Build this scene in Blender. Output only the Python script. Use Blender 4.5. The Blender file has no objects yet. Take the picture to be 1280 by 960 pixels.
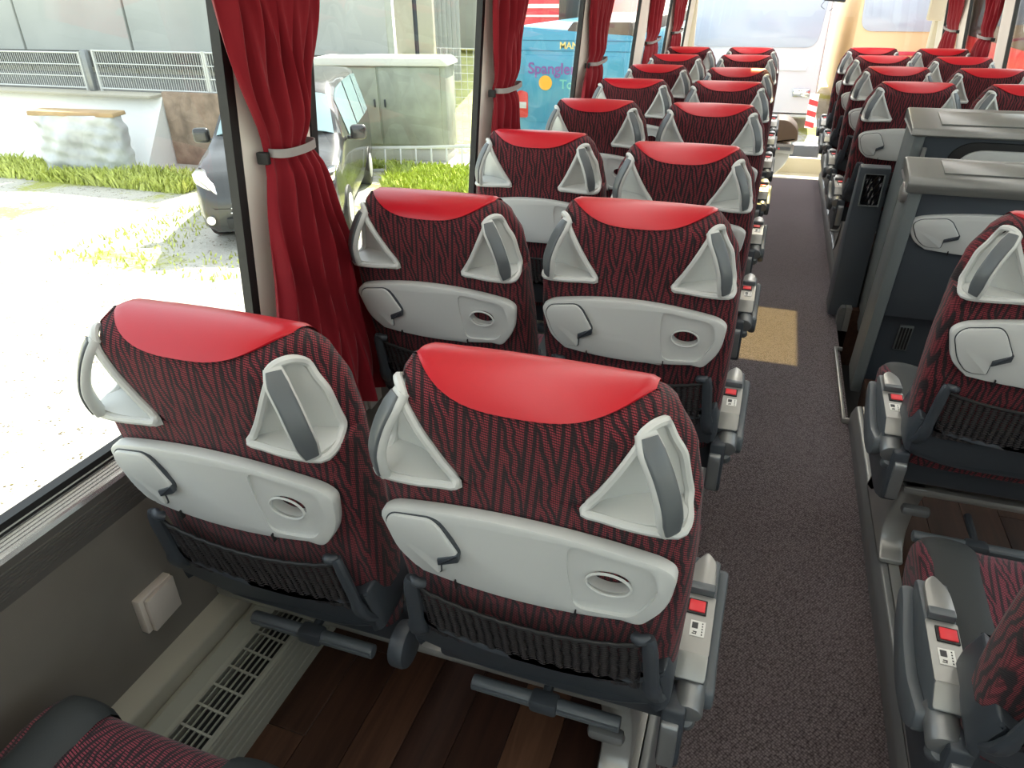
import bpy, bmesh, math, random
from mathutils import Vector, Matrix
random.seed(7)
S = bpy.context.scene
COL = S.collection
PI = math.pi

# ------------------------------------------------------------------ camera
cam_d = bpy.data.cameras.new('camera'); cam = bpy.data.objects.new('camera', cam_d); COL.objects.link(cam)
cam_d.sensor_width = 36.0; cam_d.lens = 885.53 / 1280 * 36.0
cam_d.clip_start = 0.02; cam_d.clip_end = 300
Rr = [(0.944529, 0.328306, -0.008926), (0.152343, -0.462042, -0.873676), (-0.290957, 0.823852, -0.486427)]
rt, dn, fw = Rr
cam.matrix_world = Matrix(((rt[0], -dn[0], -fw[0], -0.20884), (rt[1], -dn[1], -fw[1], 0.0), (rt[2], -dn[2], -fw[2], 1.6), (0, 0, 0, 1)))
S.camera = cam
# ------------------------------------------------------------------ view, sky, sun, large lights
S.view_settings.view_transform = 'Standard'; S.view_settings.look = 'None'
S.view_settings.exposure = 0.0; S.view_settings.gamma = 1.0; S.view_settings.use_curve_mapping = False
W = bpy.data.worlds.new('world'); S.world = W; W.use_nodes = True
wn = W.node_tree; wn.nodes.clear()
wo = wn.nodes.new('ShaderNodeOutputWorld'); wb = wn.nodes.new('ShaderNodeBackground')
sky = wn.nodes.new('ShaderNodeTexSky'); sky.sky_type = 'NISHITA'; sky.sun_disc = False
sky.sun_elevation = math.radians(45); sky.sun_rotation = math.radians(6); sky.air_density = 1.0; sky.dust_density = 2.5
mixw = wn.nodes.new('ShaderNodeMixRGB'); mixw.inputs[0].default_value = 0.55
mixw.inputs[2].default_value = (6.5, 6.8, 7.0, 1)
wn.links.new(sky.outputs[0], mixw.inputs[1]); wn.links.new(mixw.outputs[0], wb.inputs[0])
wb.inputs[1].default_value = 0.46
wn.links.new(wb.outputs[0], wo.inputs[0])
sun_d = bpy.data.lights.new('sun', 'SUN'); sun = bpy.data.objects.new('sun', sun_d); COL.objects.link(sun)
sun_d.energy = 17.0; sun_d.angle = math.radians(0.5); sun_d.color = (1.0, 0.95, 0.84)
SUNDIR = Vector((0.075, 0.70, 0.72)).normalized()      # towards the sun
sun.rotation_euler = SUNDIR.to_track_quat('Z', 'Y').to_euler()
def area(name, loc, rot, sx, sy, energy, color=(1, 1, 1)):
    d = bpy.data.lights.new(name, 'AREA'); d.shape = 'RECTANGLE'; d.size = sx; d.size_y = sy; d.energy = energy; d.color = color
    o = bpy.data.objects.new(name, d); COL.objects.link(o); o.location = loc; o.rotation_euler = rot; return o
# added fill lights, unseen: two bands over the seats, one over the aisle
FILLS = [(-0.62, 20), (0.62, 16), (0.0, 12)]
for lx, e in FILLS:
    area('ceiling_lamp', (lx, 2.6 if lx else 3.8, 1.885), (0, 0, 0), 0.22, 9.0, e, (1.0, 0.98, 0.95))
area('entrance_lamp', (0.0, 7.2, 1.885), (0, 0, 0), 0.30, 2.4, 34, (1.0, 0.98, 0.95))  # unseen fill, added to brighten the carpet towards the front

# ------------------------------------------------------------------ materials
def mat(name, col, rough=0.5, metal=0.0, bump=None, var=None, spec=0.5, coat=0.0):
    m = bpy.data.materials.new(name); m.use_nodes = True; nt = m.node_tree; b = nt.nodes['Principled BSDF']
    b.inputs['Base Color'].default_value = (*col, 1); b.inputs['Roughness'].default_value = rough
    b.inputs['Metallic'].default_value = metal; b.inputs['Specular IOR Level'].default_value = spec
    b.inputs['Coat Weight'].default_value = coat
    tc = nt.nodes.new('ShaderNodeTexCoord')
    if var:      # (scale, amount)
        n = nt.nodes.new('ShaderNodeTexNoise'); n.inputs['Scale'].default_value = var[0]; n.inputs['Detail'].default_value = 6
        r = nt.nodes.new('ShaderNodeValToRGB')
        r.color_ramp.elements[0].position = 0.3; r.color_ramp.elements[1].position = 0.7
        r.color_ramp.elements[0].color = (*[c * (1 - var[1]) for c in col], 1); r.color_ramp.elements[1].color = (*[min(1, c * (1 + var[1])) for c in col], 1)
        nt.links.new(tc.outputs['Object'], n.inputs['Vector']); nt.links.new(n.outputs['Fac'], r.inputs[0]); nt.links.new(r.outputs[0], b.inputs['Base Color'])
    if bump:     # (scale, strength, distance)
        n = nt.nodes.new('ShaderNodeTexNoise'); n.inputs['Scale'].default_value = bump[0]; n.inputs['Detail'].default_value = 3
        bp = nt.nodes.new('ShaderNodeBump'); bp.inputs['Strength'].default_value = bump[1]; bp.inputs['Distance'].default_value = bump[2]
        nt.links.new(tc.outputs['Object'], n.inputs['Vector']); nt.links.new(n.outputs['Fac'], bp.inputs['Height']); nt.links.new(bp.outputs[0], b.inputs['Normal'])
    return m
class NG:
    def __init__(s, m): s.t = m.node_tree; s.l = s.t.links
    def math(s, op, a, b=None, c=None):
        n = s.t.nodes.new('ShaderNodeMath'); n.operation = op
        for i, v in enumerate((a, b, c)):
            if v is None: continue
            if isinstance(v, (int, float)): n.inputs[i].default_value = v
            else: s.l.new(v, n.inputs[i])
        return n.outputs[0]
    def node(s, typ, **kw):
        n = s.t.nodes.new(typ)
        for k, v in kw.items(): setattr(n, k, v)
        return n
    def mix(s, f, a, b):
        n = s.t.nodes.new('ShaderNodeMixRGB')
        for i, v in enumerate((f, a, b)):
            if isinstance(v, (int, float)): n.inputs[i].default_value = v
            elif isinstance(v, tuple): n.inputs[i].default_value = (*v, 1)
            else: s.l.new(v, n.inputs[i])
        return n.outputs[0]
def fabric(name, red, dark, topdown=False, freq=1.0):
    m = mat(name, red, 0.9, spec=0.2); g = NG(m); b = m.node_tree.nodes['Principled BSDF']
    b.inputs['Sheen Weight'].default_value = 0.12; b.inputs['Sheen Roughness'].default_value = 0.5
    tc = g.node('ShaderNodeTexCoord'); sp = g.node('ShaderNodeSeparateXYZ'); g.l.new(tc.outputs['Object'], sp.inputs[0])
    x, y, z = sp.outputs
    if topdown: u = g.math('ADD', x, g.math('MULTIPLY', z, 0.6)); v = g.math('SUBTRACT', y, g.math('MULTIPLY', z, 0.8))
    else: u = g.math('ADD', x, g.math('MULTIPLY', y, 0.55)); v = g.math('ADD', z, g.math('MULTIPLY', y, 0.75))
    nz = g.node('ShaderNodeTexNoise'); nz.inputs['Scale'].default_value = 26; nz.inputs['Detail'].default_value = 2
    g.l.new(tc.outputs['Object'], nz.inputs['Vector'])
    nd = g.math('SUBTRACT', nz.outputs['Fac'], 0.5)
    # steep V strokes: ping-pong columns across, long stripes along
    wob = g.math('ADD', u, g.math('MULTIPLY', nd, 0.010))
    tri = g.math('PINGPONG', wob, 0.024)
    s = g.math('ADD', g.math('MULTIPLY', tri, 84.0 * freq), g.math('MULTIPLY', v, 11.0 * freq))
    s = g.math('ADD', s, g.math('MULTIPLY', nd, 0.9))
    st = g.math('PINGPONG', s, 0.5)                       # 0..0.5
    # jagged edges from the weave
    tick = g.math('PINGPONG', g.math('ADD', g.math('MULTIPLY', v, 1 / 0.0022), g.math('MULTIPLY', u, 90)), 1.0)
    col2 = g.math('PINGPONG', g.math('MULTIPLY', u, 1 / 0.0015), 1.0)
    st2 = g.math('ADD', st, g.math('MULTIPLY', g.math('SUBTRACT', tick, 0.5), 0.22))
    mask = g.node('ShaderNodeMapRange'); mask.interpolation_type = 'SMOOTHSTEP'
    g.l.new(st2, mask.inputs[0]); mask.inputs[1].default_value = 0.14; mask.inputs[2].default_value = 0.22
    fine = g.math('MULTIPLY', g.math('LESS_THAN', tick, 0.62), g.math('ADD', g.math('MULTIPLY', g.math('LESS_THAN', col2, 0.6), 0.55), 0.45))
    redc = g.mix(fine, tuple(c * 0.28 for c in dark), red)
    drk = g.mix(g.math('LESS_THAN', tick, 0.3), tuple(c * 0.55 for c in dark), dark)
    c = g.mix(mask.outputs[0], drk, redc)
    g.l.new(c, b.inputs['Base Color'])
    bp = g.node('ShaderNodeBump'); bp.inputs['Strength'].default_value = 0.5; bp.inputs['Distance'].default_value = 0.001
    g.l.new(tick, bp.inputs['Height']); g.l.new(bp.outputs[0], b.inputs['Normal'])
    return m
M = {}
M['fabric'] = fabric('seat_fabric', (0.27, 0.040, 0.053), (0.030, 0.021, 0.024))
M['fabric_cushion'] = fabric('cushion_fabric', (0.27, 0.055, 0.080), (0.036, 0.025, 0.030), True)
M['red_leather'] = mat('red_leather', (0.47, 0.006, 0.016), 0.33, bump=(420, 0.10, 0.001), spec=0.5)
M['dark_leather'] = mat('charcoal_leather', (0.020, 0.024, 0.024), 0.65, bump=(420, 0.15, 0.001))
M['light_plastic'] = mat('light_grey_plastic', (0.56, 0.575, 0.555), 0.38, bump=(900, 0.06, 0.0005))
M['dark_inlay'] = mat('slate_grey_inlay', (0.105, 0.118, 0.125), 0.33)
M['dark_plastic'] = mat('charcoal_plastic', (0.045, 0.053, 0.062), 0.45, bump=(700, 0.08, 0.0005))
M['mid_plastic'] = mat('slate_plastic', (0.10, 0.115, 0.125), 0.42, bump=(700, 0.05, 0.0005))
M['silver'] = mat('silver_paint', (0.36, 0.36, 0.34), 0.34, 0.55, bump=(900, 0.04, 0.0005))
M['silver_dark'] = mat('grey_metal', (0.26, 0.27, 0.27), 0.38, 0.6)
M['black'] = mat('black_rubber', (0.012, 0.012, 0.012), 0.6)
M['red_button'] = mat('red_button', (0.75, 0.03, 0.04), 0.35)
M['sticker'] = mat('white_sticker', (0.75, 0.75, 0.70), 0.5)
M['ink'] = mat('sticker_ink', (0.05, 0.05, 0.05), 0.6)
M['wall_carpet'] = mat('wall_covering', (0.165, 0.152, 0.132), 0.95, bump=(900, 0.3, 0.001), var=(5, 0.07), spec=0.1)
M['sill'] = mat('ribbed_sill', (0.55, 0.56, 0.56), 0.22, 0.75)
M['sill_dark'] = mat('ribbed_sill_lower', (0.115, 0.108, 0.098), 0.55)
M['channel'] = mat('heater_channel', (0.36, 0.36, 0.30), 0.38, 0.25)
M['channel_ledge'] = mat('ledge_beige', (0.40, 0.385, 0.32), 0.42, 0.15)
M['socket'] = mat('beige_box', (0.52, 0.47, 0.42), 0.45)
M['pillar'] = mat('pillar_beige', (0.84, 0.81, 0.73), 0.6)
M['ceiling'] = mat('ceiling_cloth', (0.72, 0.71, 0.68), 0.9)
M['cream'] = mat('cream_trim', (0.72, 0.66, 0.50), 0.6)
M['partition'] = mat('partition_slate', (0.055, 0.067, 0.080), 0.42, bump=(700, 0.06, 0.0005))
M['partition_edge'] = mat('partition_edge', (0.16, 0.18, 0.18), 0.42, 0.1)
M['partition_cap'] = mat('partition_cap', (0.19, 0.195, 0.185), 0.30, 0.35)
M['grey_strap'] = mat('grey_webbing', (0.30, 0.28, 0.27), 0.8)
def m_carpet():
    m = mat('aisle_carpet', (0.08, 0.06, 0.06), 0.95, spec=0.1); g = NG(m); b = m.node_tree.nodes['Principled BSDF']
    tc = g.node('ShaderNodeTexCoord'); mp = g.node('ShaderNodeMapping'); mp.inputs['Scale'].default_value = (1, 1, 1); mp.inputs['Rotation'].default_value = (0, 0, 0.6)
    g.l.new(tc.outputs['Object'], mp.inputs[0])
    v = g.node('ShaderNodeTexVoronoi'); v.inputs['Scale'].default_value = 150; v.inputs['Randomness'].default_value = 0.45; g.l.new(mp.outputs[0], v.inputs['Vector'])
    n = g.node('ShaderNodeTexNoise'); n.inputs['Scale'].default_value = 90; n.inputs['Detail'].default_value = 2; g.l.new(tc.outputs['Object'], n.inputs['Vector'])
    n2 = g.node('ShaderNodeTexNoise'); n2.inputs['Scale'].default_value = 3.5; n2.inputs['Detail'].default_value = 3; g.l.new(tc.outputs['Object'], n2.inputs['Vector'])
    mr = g.node('ShaderNodeMapRange'); g.l.new(v.outputs['Distance'], mr.inputs[0]); mr.inputs[1].default_value = 0.15; mr.inputs[2].default_value = 0.75; mr.inputs[3].default_value = 1; mr.inputs[4].default_value = 0
    c1 = g.mix(n.outputs['Fac'], (0.13, 0.105, 0.105), (0.27, 0.235, 0.235))
    c = g.mix(mr.outputs[0], (0.022, 0.015, 0.016), c1)
    c = g.mix(g.math('MULTIPLY', n2.outputs['Fac'], 0.35), c, (0.14, 0.105, 0.11))
    g.l.new(c, b.inputs['Base Color']); b.inputs['Sheen Weight'].default_value = 1.0; b.inputs['Sheen Roughness'].default_value = 0.3; b.inputs['Sheen Tint'].default_value = (0.9, 0.85, 0.95, 1)
    bp = g.node('ShaderNodeBump'); bp.inputs['Strength'].default_value = 0.7; bp.inputs['Distance'].default_value = 0.003
    g.l.new(mr.outputs[0], bp.inputs['Height']); g.l.new(bp.outputs[0], b.inputs['Normal'])
    return m
M['carpet'] = m_carpet()
def m_wood(name, c0, c1, off):
    m = mat(name, c0, 0.42, spec=0.4); g = NG(m); b = m.node_tree.nodes['Principled BSDF']
    tc = g.node('ShaderNodeTexCoord'); mp = g.node('ShaderNodeMapping'); mp.inputs['Scale'].default_value = (30, 2.2, 30); mp.inputs['Location'].default_value = (off, off * 2, 0)
    g.l.new(tc.outputs['Object'], mp.inputs[0])
    n = g.node('ShaderNodeTexNoise'); n.inputs['Scale'].default_value = 1.6; n.inputs['Detail'].default_value = 8; n.inputs['Distortion'].default_value = 0.6; g.l.new(mp.outputs[0], n.inputs['Vector'])
    mr = g.node('ShaderNodeMapRange'); g.l.new(n.outputs['Fac'], mr.inputs[0]); mr.inputs[1].default_value = 0.3; mr.inputs[2].default_value = 0.7
    g.l.new(g.mix(mr.outputs[0], c0, c1), b.inputs['Base Color'])
    return m
WOODS = [m_wood('wood_dark', (0.030, 0.013, 0.008), (0.060, 0.028, 0.017), 0.0), m_wood('wood_mid', (0.050, 0.022, 0.013), (0.095, 0.045, 0.027), 3.1),
         m_wood('wood_warm', (0.075, 0.034, 0.020), (0.135, 0.068, 0.040), 7.7), m_wood('wood_deep', (0.022, 0.010, 0.007), (0.046, 0.020, 0.013), 5.3)]
def m_net():
    m = mat('pocket_net', (0.03, 0.026, 0.026), 0.85); g = NG(m); b = m.node_tree.nodes['Principled BSDF']
    tc = g.node('ShaderNodeTexCoord'); sp = g.node('ShaderNodeSeparateXYZ'); g.l.new(tc.outputs['Object'], sp.inputs[0])
    rib = g.math('PINGPONG', g.math('ADD', g.math('MULTIPLY', sp.outputs[0], 1 / 0.0075), g.math('MULTIPLY', g.math('SINE', g.math('MULTIPLY', sp.outputs[2], 900)), 0.25)), 1.0)
    row = g.math('PINGPONG', g.math('MULTIPLY', sp.outputs[2], 1 / 0.003), 1.0)
    k = g.math('MULTIPLY', rib, g.math('ADD', g.math('MULTIPLY', row, 0.6), 0.4))
    g.l.new(g.mix(k, (0.006, 0.005, 0.005), (0.060, 0.050, 0.050)), b.inputs['Base Color'])
    bp = g.node('ShaderNodeBump'); bp.inputs['Strength'].default_value = 0.8; bp.inputs['Distance'].default_value = 0.003
    g.l.new(k, bp.inputs['Height']); g.l.new(bp.outputs[0], b.inputs['Normal'])
    tr = g.node('ShaderNodeBsdfTransparent'); mx = g.node('ShaderNodeMixShader')
    g.l.new(g.math('MULTIPLY', g.math('LESS_THAN', g.math('MULTIPLY', rib, row), 0.16), 0.75), mx.inputs[0]); g.l.new(b.outputs[0], mx.inputs[1]); g.l.new(tr.outputs[0], mx.inputs[2])
    g.l.new(mx.outputs[0], m.node_tree.nodes['Material Output'].inputs[0])
    return m
M['net'] = m_net()
def m_curtain():
    m = mat('curtain_cloth', (0.25, 0.007, 0.016), 0.75, spec=0.25, var=(9, 0.08), bump=(1500, 0.15, 0.0004))
    b = m.node_tree.nodes['Principled BSDF']; b.inputs['Sheen Weight'].default_value = 0.15
    g = NG(m); tl = g.node('ShaderNodeBsdfTranslucent'); tl.inputs[0].default_value = (0.35, 0.008, 0.014, 1)
    mx = g.node('ShaderNodeMixShader'); mx.inputs[0].default_value = 0.16
    g.l.new(b.outputs[0], mx.inputs[1]); g.l.new(tl.outputs[0], mx.inputs[2]); g.l.new(mx.outputs[0], m.node_tree.nodes['Material Output'].inputs[0])
    return m
M['curtain'] = m_curtain()
def m_glass(name, tint, refl=1.0):
    m = bpy.data.materials.new(name); m.use_nodes = True; nt = m.node_tree; nt.nodes.clear(); g = NG(m)
    o = g.node('ShaderNodeOutputMaterial'); tr = g.node('ShaderNodeBsdfTransparent'); tr.inputs[0].default_value = (*tint, 1)
    gl = g.node('ShaderNodeBsdfGlossy'); gl.inputs['Roughness'].default_value = 0.0
    fr = g.node('ShaderNodeFresnel'); fr.inputs[0].default_value = 1.5
    mx = g.node('ShaderNodeMixShader'); g.l.new(g.math('MULTIPLY', fr.outputs[0], refl), mx.inputs[0]); g.l.new(tr.outputs[0], mx.inputs[1]); g.l.new(gl.outputs[0], mx.inputs[2]); g.l.new(mx.outputs[0], o.inputs[0])
    return m
M['glass'] = m_glass('side_glass', (0.955, 0.975, 0.95), 0.10)
M['glass_front'] = m_glass('windscreen_glass', (0.97, 0.98, 0.98), 0.5)
M['amber'] = m_glass('hatch_pane', (1.0, 0.91, 0.58), 0.3)  # amber chosen to colour the sunlight that falls on the aisle

# ------------------------------------------------------------------ mesh helpers
class MB:
    def __init__(s): s.v = []; s.f = []
    def add(s, vs, fs, mtx=None):
        n = len(s.v)
        s.v += [tuple(mtx @ Vector(p)) if mtx else tuple(p) for p in vs]
        s.f += [tuple(i + n for i in f) for f in fs]
        return s
    def mesh(s, name, angle=38):
        me = bpy.data.meshes.new(name); me.from_pydata(s.v, [], s.f)
        bm = bmesh.new(); bm.from_mesh(me); bmesh.ops.recalc_face_normals(bm, faces=bm.faces); bm.to_mesh(me); bm.free()
        me.shade_smooth(); me.set_sharp_from_angle(angle=math.radians(angle)); return me
    def build(s, name, m, parent=None, angle=38):
        me = s.mesh(name, angle); return link(name, me, m, parent)
def link(name, me, m=None, parent=None):
    if m is not None and not me.materials: me.materials.append(m)
    o = bpy.data.objects.new(name, me); COL.objects.link(o)
    if parent: o.parent = parent
    return o
def empty(name, loc=(0, 0, 0), rz=0.0):
    o = bpy.data.objects.new(name, None); COL.objects.link(o); o.location = loc; o.rotation_euler = (0, 0, rz); o.empty_display_size = 0.1; return o
def tag(o, label=None, cat=None, group=None, kind=None):
    if label: o['label'] = label
    if cat: o['category'] = cat
    if group: o['group'] = group
    if kind: o['kind'] = kind
    return o
def copy_tree(o, parent=None):
    c = o.copy(); COL.objects.link(c); c.parent = parent
    for ch in o.children: copy_tree(ch, c)
    return c
def box(mb, c, s, bev=0.0, mtx=None, seg=2):
    if bev <= 0:
        x, y, z = [k / 2 for k in s]; cx, cy, cz = c
        vs = [(cx + a * x, cy + b * y, cz + d * z) for a in (-1, 1) for b in (-1, 1) for d in (-1, 1)]
        return mb.add(vs, [(0, 1, 3, 2), (4, 6, 7, 5), (0, 4, 5, 1), (2, 3, 7, 6), (0, 2, 6, 4), (1, 5, 7, 3)], mtx)
    bm = bmesh.new(); bmesh.ops.create_cube(bm, size=1)
    for v in bm.verts: v.co = Vector((v.co.x * s[0] + c[0], v.co.y * s[1] + c[1], v.co.z * s[2] + c[2]))
    bmesh.ops.bevel(bm, geom=list(bm.edges), offset=min(bev, min(s) * 0.49), segments=seg, profile=0.5, affect='EDGES')
    bm.verts.index_update(); vs = [tuple(v.co) for v in bm.verts]; fs = [tuple(v.index for v in f.verts) for f in bm.faces]; bm.free()
    return mb.add(vs, fs, mtx)
def rnd(pts, r, n=4):
    """round the corners of a 2D polygon; r number or list"""
    out = []; N = len(pts)
    for i, p in enumerate(pts):
        ri = r[i] if isinstance(r, (list, tuple)) else r
        a = Vector(pts[i - 1]); b = Vector(p); c = Vector(pts[(i + 1) % N])
        d1 = a - b; d2 = c - b
        if ri <= 0: out.append(tuple(b)); continue
        l = min(ri, d1.length * 0.48, d2.length * 0.48); p1 = b + d1.normalized() * l; p2 = b + d2.normalized() * l
        for k in range(n + 1):
            t = k / n; out.append(tuple((1 - t) ** 2 * p1 + 2 * t * (1 - t) * b + t * t * p2))
    return out
def inset(pts, d):
    N = len(pts); area_ = sum(pts[i][0] * pts[(i + 1) % N][1] - pts[(i + 1) % N][0] * pts[i][1] for i in range(N)); sg = 1 if area_ > 0 else -1
    out = []
    for i in range(N):
        a = Vector(pts[i - 1]); b = Vector(pts[i]); c = Vector(pts[(i + 1) % N])
        e1 = (b - a); e2 = (c - b)
        if e1.length < 1e-9: e1 = e2
        if e2.length < 1e-9: e2 = e1
        n1 = Vector((-e1.y, e1.x)).normalized(); n2 = Vector((-e2.y, e2.x)).normalized()
        n = n1 + n2
        n = n.normalized() if n.length > 1e-6 else n1
        k = 1 / max(0.5, n.dot(n1)); out.append(tuple(b + n * d * sg * k))
    return out
def slab(mb, pts, w0, w1, bev, fn, both=True):
    """extrude outline pts (u,v) from w0 to w1 with bevelled edges, fn maps (u,v,w)->xyz"""
    rings = []
    b2 = bev if both else 0
    L = [(b2, w0), (b2 * 0.3, w0 + (w1 - w0) * 0 + (1 if w1 > w0 else -1) * b2 * 0.3), (0, w0 + (1 if w1 > w0 else -1) * b2)] if b2 else [(0, w0)]
    sg = 1 if w1 > w0 else -1
    L += [(0, w1 - sg * bev), (bev * 0.3, w1 - sg * bev * 0.3), (bev, w1)] if bev else [(0, w1)]
    vs = []; N = len(pts)
    for d, w in L:
        q = inset(pts, d) if d else pts
        vs += [fn(p[0], p[1], w) for p in q]
    fs = [tuple(range(N - 1, -1, -1)), tuple(range((len(L) - 1) * N, len(L) * N))]
    for k in range(len(L) - 1):
        for i in range(N):
            j = (i + 1) % N; fs.append((k * N + i, k * N + j, (k + 1) * N + j, (k + 1) * N + i))
    return mb.add(vs, fs)
def grid(mb, f, nu, nv, closeu=False):
    vs = [f(i / (nu if closeu else nu - 1), j / (nv - 1)) for j in range(nv) for i in range(nu)]
    fs = [(j * nu + i, j * nu + (i + 1) % nu, (j + 1) * nu + (i + 1) % nu, (j + 1) * nu + i) for j in range(nv - 1) for i in range(nu if closeu else nu - 1)]
    return mb.add(vs, fs)
def tube(mb, path, r, n=8, closed=False, sx=1.0):
    P = [Vector(p) for p in path]; N = len(P); vs = []
    prev = None
    for i, p in enumerate(P):
        if closed: t = (P[(i + 1) % N] - P[i - 1])
        else: t = P[min(i + 1, N - 1)] - P[max(i - 1, 0)]
        t.normalize()
        if prev is None:
            up = Vector((0, 0, 1)) if abs(t.z) < 0.9 else Vector((1, 0, 0)); a = t.cross(up).normalized()
        else:
            a = (prev - t * prev.dot(t)).normalized()
        prev = a; b = t.cross(a); rr = r[i] if isinstance(r, (list, tuple)) else r
        vs += [tuple(p + a * (rr * math.cos(2 * PI * k / n)) + b * (rr * sx * math.sin(2 * PI * k / n))) for k in range(n)]
    fs = []
    for i in range(N if closed else N - 1):
        j = (i + 1) % N
        for k in range(n): fs.append((i * n + k, i * n + (k + 1) % n, j * n + (k + 1) % n, j * n + k))
    if not closed: fs += [tuple(range(n - 1, -1, -1)), tuple(range((N - 1) * n, N * n))]
    return mb.add(vs, fs)
def cyl(mb, p0, p1, r0, r1=None, n=20, bev=0.0):
    r1 = r0 if r1 is None else r1; a = Vector(p0); b = Vector(p1); d = (b - a).normalized()
    if bev: return tube(mb, [a, a + d * bev * 0.3, a + d * bev, b - d * bev, b - d * bev * 0.3, b], [r0 - bev, r0 - bev * .3, r0, r1, r1 - bev * .3, r1 - bev], n)
    return tube(mb, [a, b], [r0, r1], n)
def smooth_path(pts, n=6):
    P = [Vector(p) for p in pts]; P = [2 * P[0] - P[1]] + P + [2 * P[-1] - P[-2]]; out = []
    for i in range(1, len(P) - 2):
        for k in range(n):
            t = k / n
            out.append(0.5 * ((2 * P[i]) + (P[i + 1] - P[i - 1]) * t + (2 * P[i - 1] - 5 * P[i] + 4 * P[i + 1] - P[i + 2]) * t * t + (3 * P[i] - P[i - 1] - 3 * P[i + 1] + P[i + 2]) * t ** 3))
    out.append(P[-2]); return out
def lerp(a, b, t): return a + (b - a) * t
def interp(x, xs, ys):
    if x <= xs[0]: return ys[0]
    for i in range(len(xs) - 1):
        if x <= xs[i + 1]:
            t = (x - xs[i]) / (xs[i + 1] - xs[i]); t = t * t * (3 - 2 * t) * 0.5 + t * 0.5; return ys[i] + (ys[i + 1] - ys[i]) * t
    return ys[-1]
def text_mesh(body, size, m, extrude=0.0005):
    c = bpy.data.curves.new('t', 'FONT'); c.body = body; c.size = size; c.extrude = extrude; c.offset = size * 0.018; c.align_x = 'LEFT'
    o = bpy.data.objects.new('t', c); COL.objects.link(o); bpy.context.view_layer.update()
    me = bpy.data.meshes.new_from_object(o.evaluated_get(bpy.context.evaluated_depsgraph_get())); bpy.data.objects.remove(o)
    me.materials.clear(); me.materials.append(m); return me

# ------------------------------------------------------------------ the coach body
FZ = 0.09            # seat platform height
AL, AR = -0.24, 0.285
def prism_y(mb, pts, y0, y1, sx=1):
    """closed x/z profile run along y"""
    N = len(pts); vs = [(sx * p[0], y0, p[1]) for p in pts] + [(sx * p[0], y1, p[1]) for p in pts]
    fs = [tuple(range(N)), tuple(range(2 * N - 1, N - 1, -1))] + [(i, (i + 1) % N, N + (i + 1) % N, N + i) for i in range(N)]
    return mb.add(vs, fs)
YB, YF = -2.4, 9.25
o = MB(); box(o, ((AL + AR) / 2, (YB + 7.36) / 2, -0.03), (AR - AL, 7.36 - YB, 0.06)); tag(o.build('floor', M['carpet']), kind='structure')
nose = MB(); box(nose, ((AL + AR) / 2, 7.37, -0.012), (AR - AL, 0.03, 0.028), 0.008); tag(nose.build('trim_1', M['cream']), kind='structure')
o = MB(); box(o, (0, (YB + YF) / 2, -0.36), (2.6, YF - YB, 0.04)); tag(o.build('floor', M['cream']), kind='structure')
# platforms under the seats, with separate vinyl planks where they can be told apart
def platform(x0, x1, y0, y1, py0, py1, ys):
    b = MB(); box(b, ((x0 + x1) / 2, (y0 + y1) / 2, FZ / 2 - 0.155 ), (x1 - x0, y1 - y0, FZ + 0.30)); p = b.build('floor', WOODS[0]); tag(p, kind='structure')
    w = 0.112; meshes = {}
    x = x0; k = 0
    while x < x1 - 0.01:
        ww = min(w, x1 - x); y = py0 - ys[k % len(ys)]
        while y < py1:
            L = random.choice((0.46, 0.62, 0.78)); key = (round(ww, 3), L)
            if key not in meshes:
                q = MB(); box(q, (0, 0, 0), (ww - 0.0016, L - 0.0016, 0.006), 0.0008, seg=1); meshes[key] = q.mesh('plank')
            me = meshes[key]; wd = random.choice(WOODS)
            kk = (key, wd.name)
            if kk not in meshes:
                m2 = me.copy(); m2.materials.clear(); m2.materials.append(wd); meshes[kk] = m2
            pl = bpy.data.objects.new('plank', meshes[kk]); COL.objects.link(pl); pl.parent = p
            pl.location = (x + ww / 2, y + L / 2, FZ - 0.003 + 0.0005 * random.random()); y += L
        x += ww; k += 1
    return p
platform(-1.13, -0.302, YB, 7.4, 0.2, 2.7, [0.0, 0.35, 0.12, 0.5, 0.22, 0.41, 0.08])
platform(0.347, 1.13, YB, 3.1, 0.2, 2.6, [0.2, 0.45, 0.05, 0.3, 0.55, 0.15, 0.4])
b = MB(); box(b, (0.74, 5.65, FZ / 2 - 0.155), (0.79, 3.5, FZ + 0.30)); tag(b.build('floor', WOODS[0]), kind='structure')
# aluminium rails along the aisle
for s, x0, segs in ((-1, -AL, [(YB, 7.36)]), (1, AR, [(YB, 2.82), (3.9, 7.36)])):
    for y0, y1 in segs:
        mb = MB(); prism_y(mb, rnd([(x0 - 0.002, -0.04), (x0 - 0.004, 0.055), (x0 + 0.010, FZ + 0.002), (x0 + 0.030, FZ + 0.004), (x0 + 0.031, FZ - 0.01), (x0 + 0.031, -0.04)], [0, .012, .008, .002, 0, 0], 3), y0, y1, s)
        r = mb.build('trim_2', M['silver_dark']); tag(r, kind='structure')
        mb = MB(); prism_y(mb, rnd([(x0 + 0.033, -0.04), (x0 + 0.033, FZ + 0.004), (x0 + 0.062, FZ + 0.004), (x0 + 0.062, -0.04)], [0, .002, .002, 0], 2), y0, y1, s); mb.build('mounting_track', M['silver'], r)
        mb = MB(); y = y0 + 0.3
        while y < min(y1, 4.5): cyl(mb, (s * (x0 + 0.046), y, FZ + 0.002), (s * (x0 + 0.046), y, FZ + 0.0065), 0.005, n=10); y += 0.42
        if mb.v: tag(mb.build('screw', M['silver_dark'], r), kind='stuff')
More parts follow.
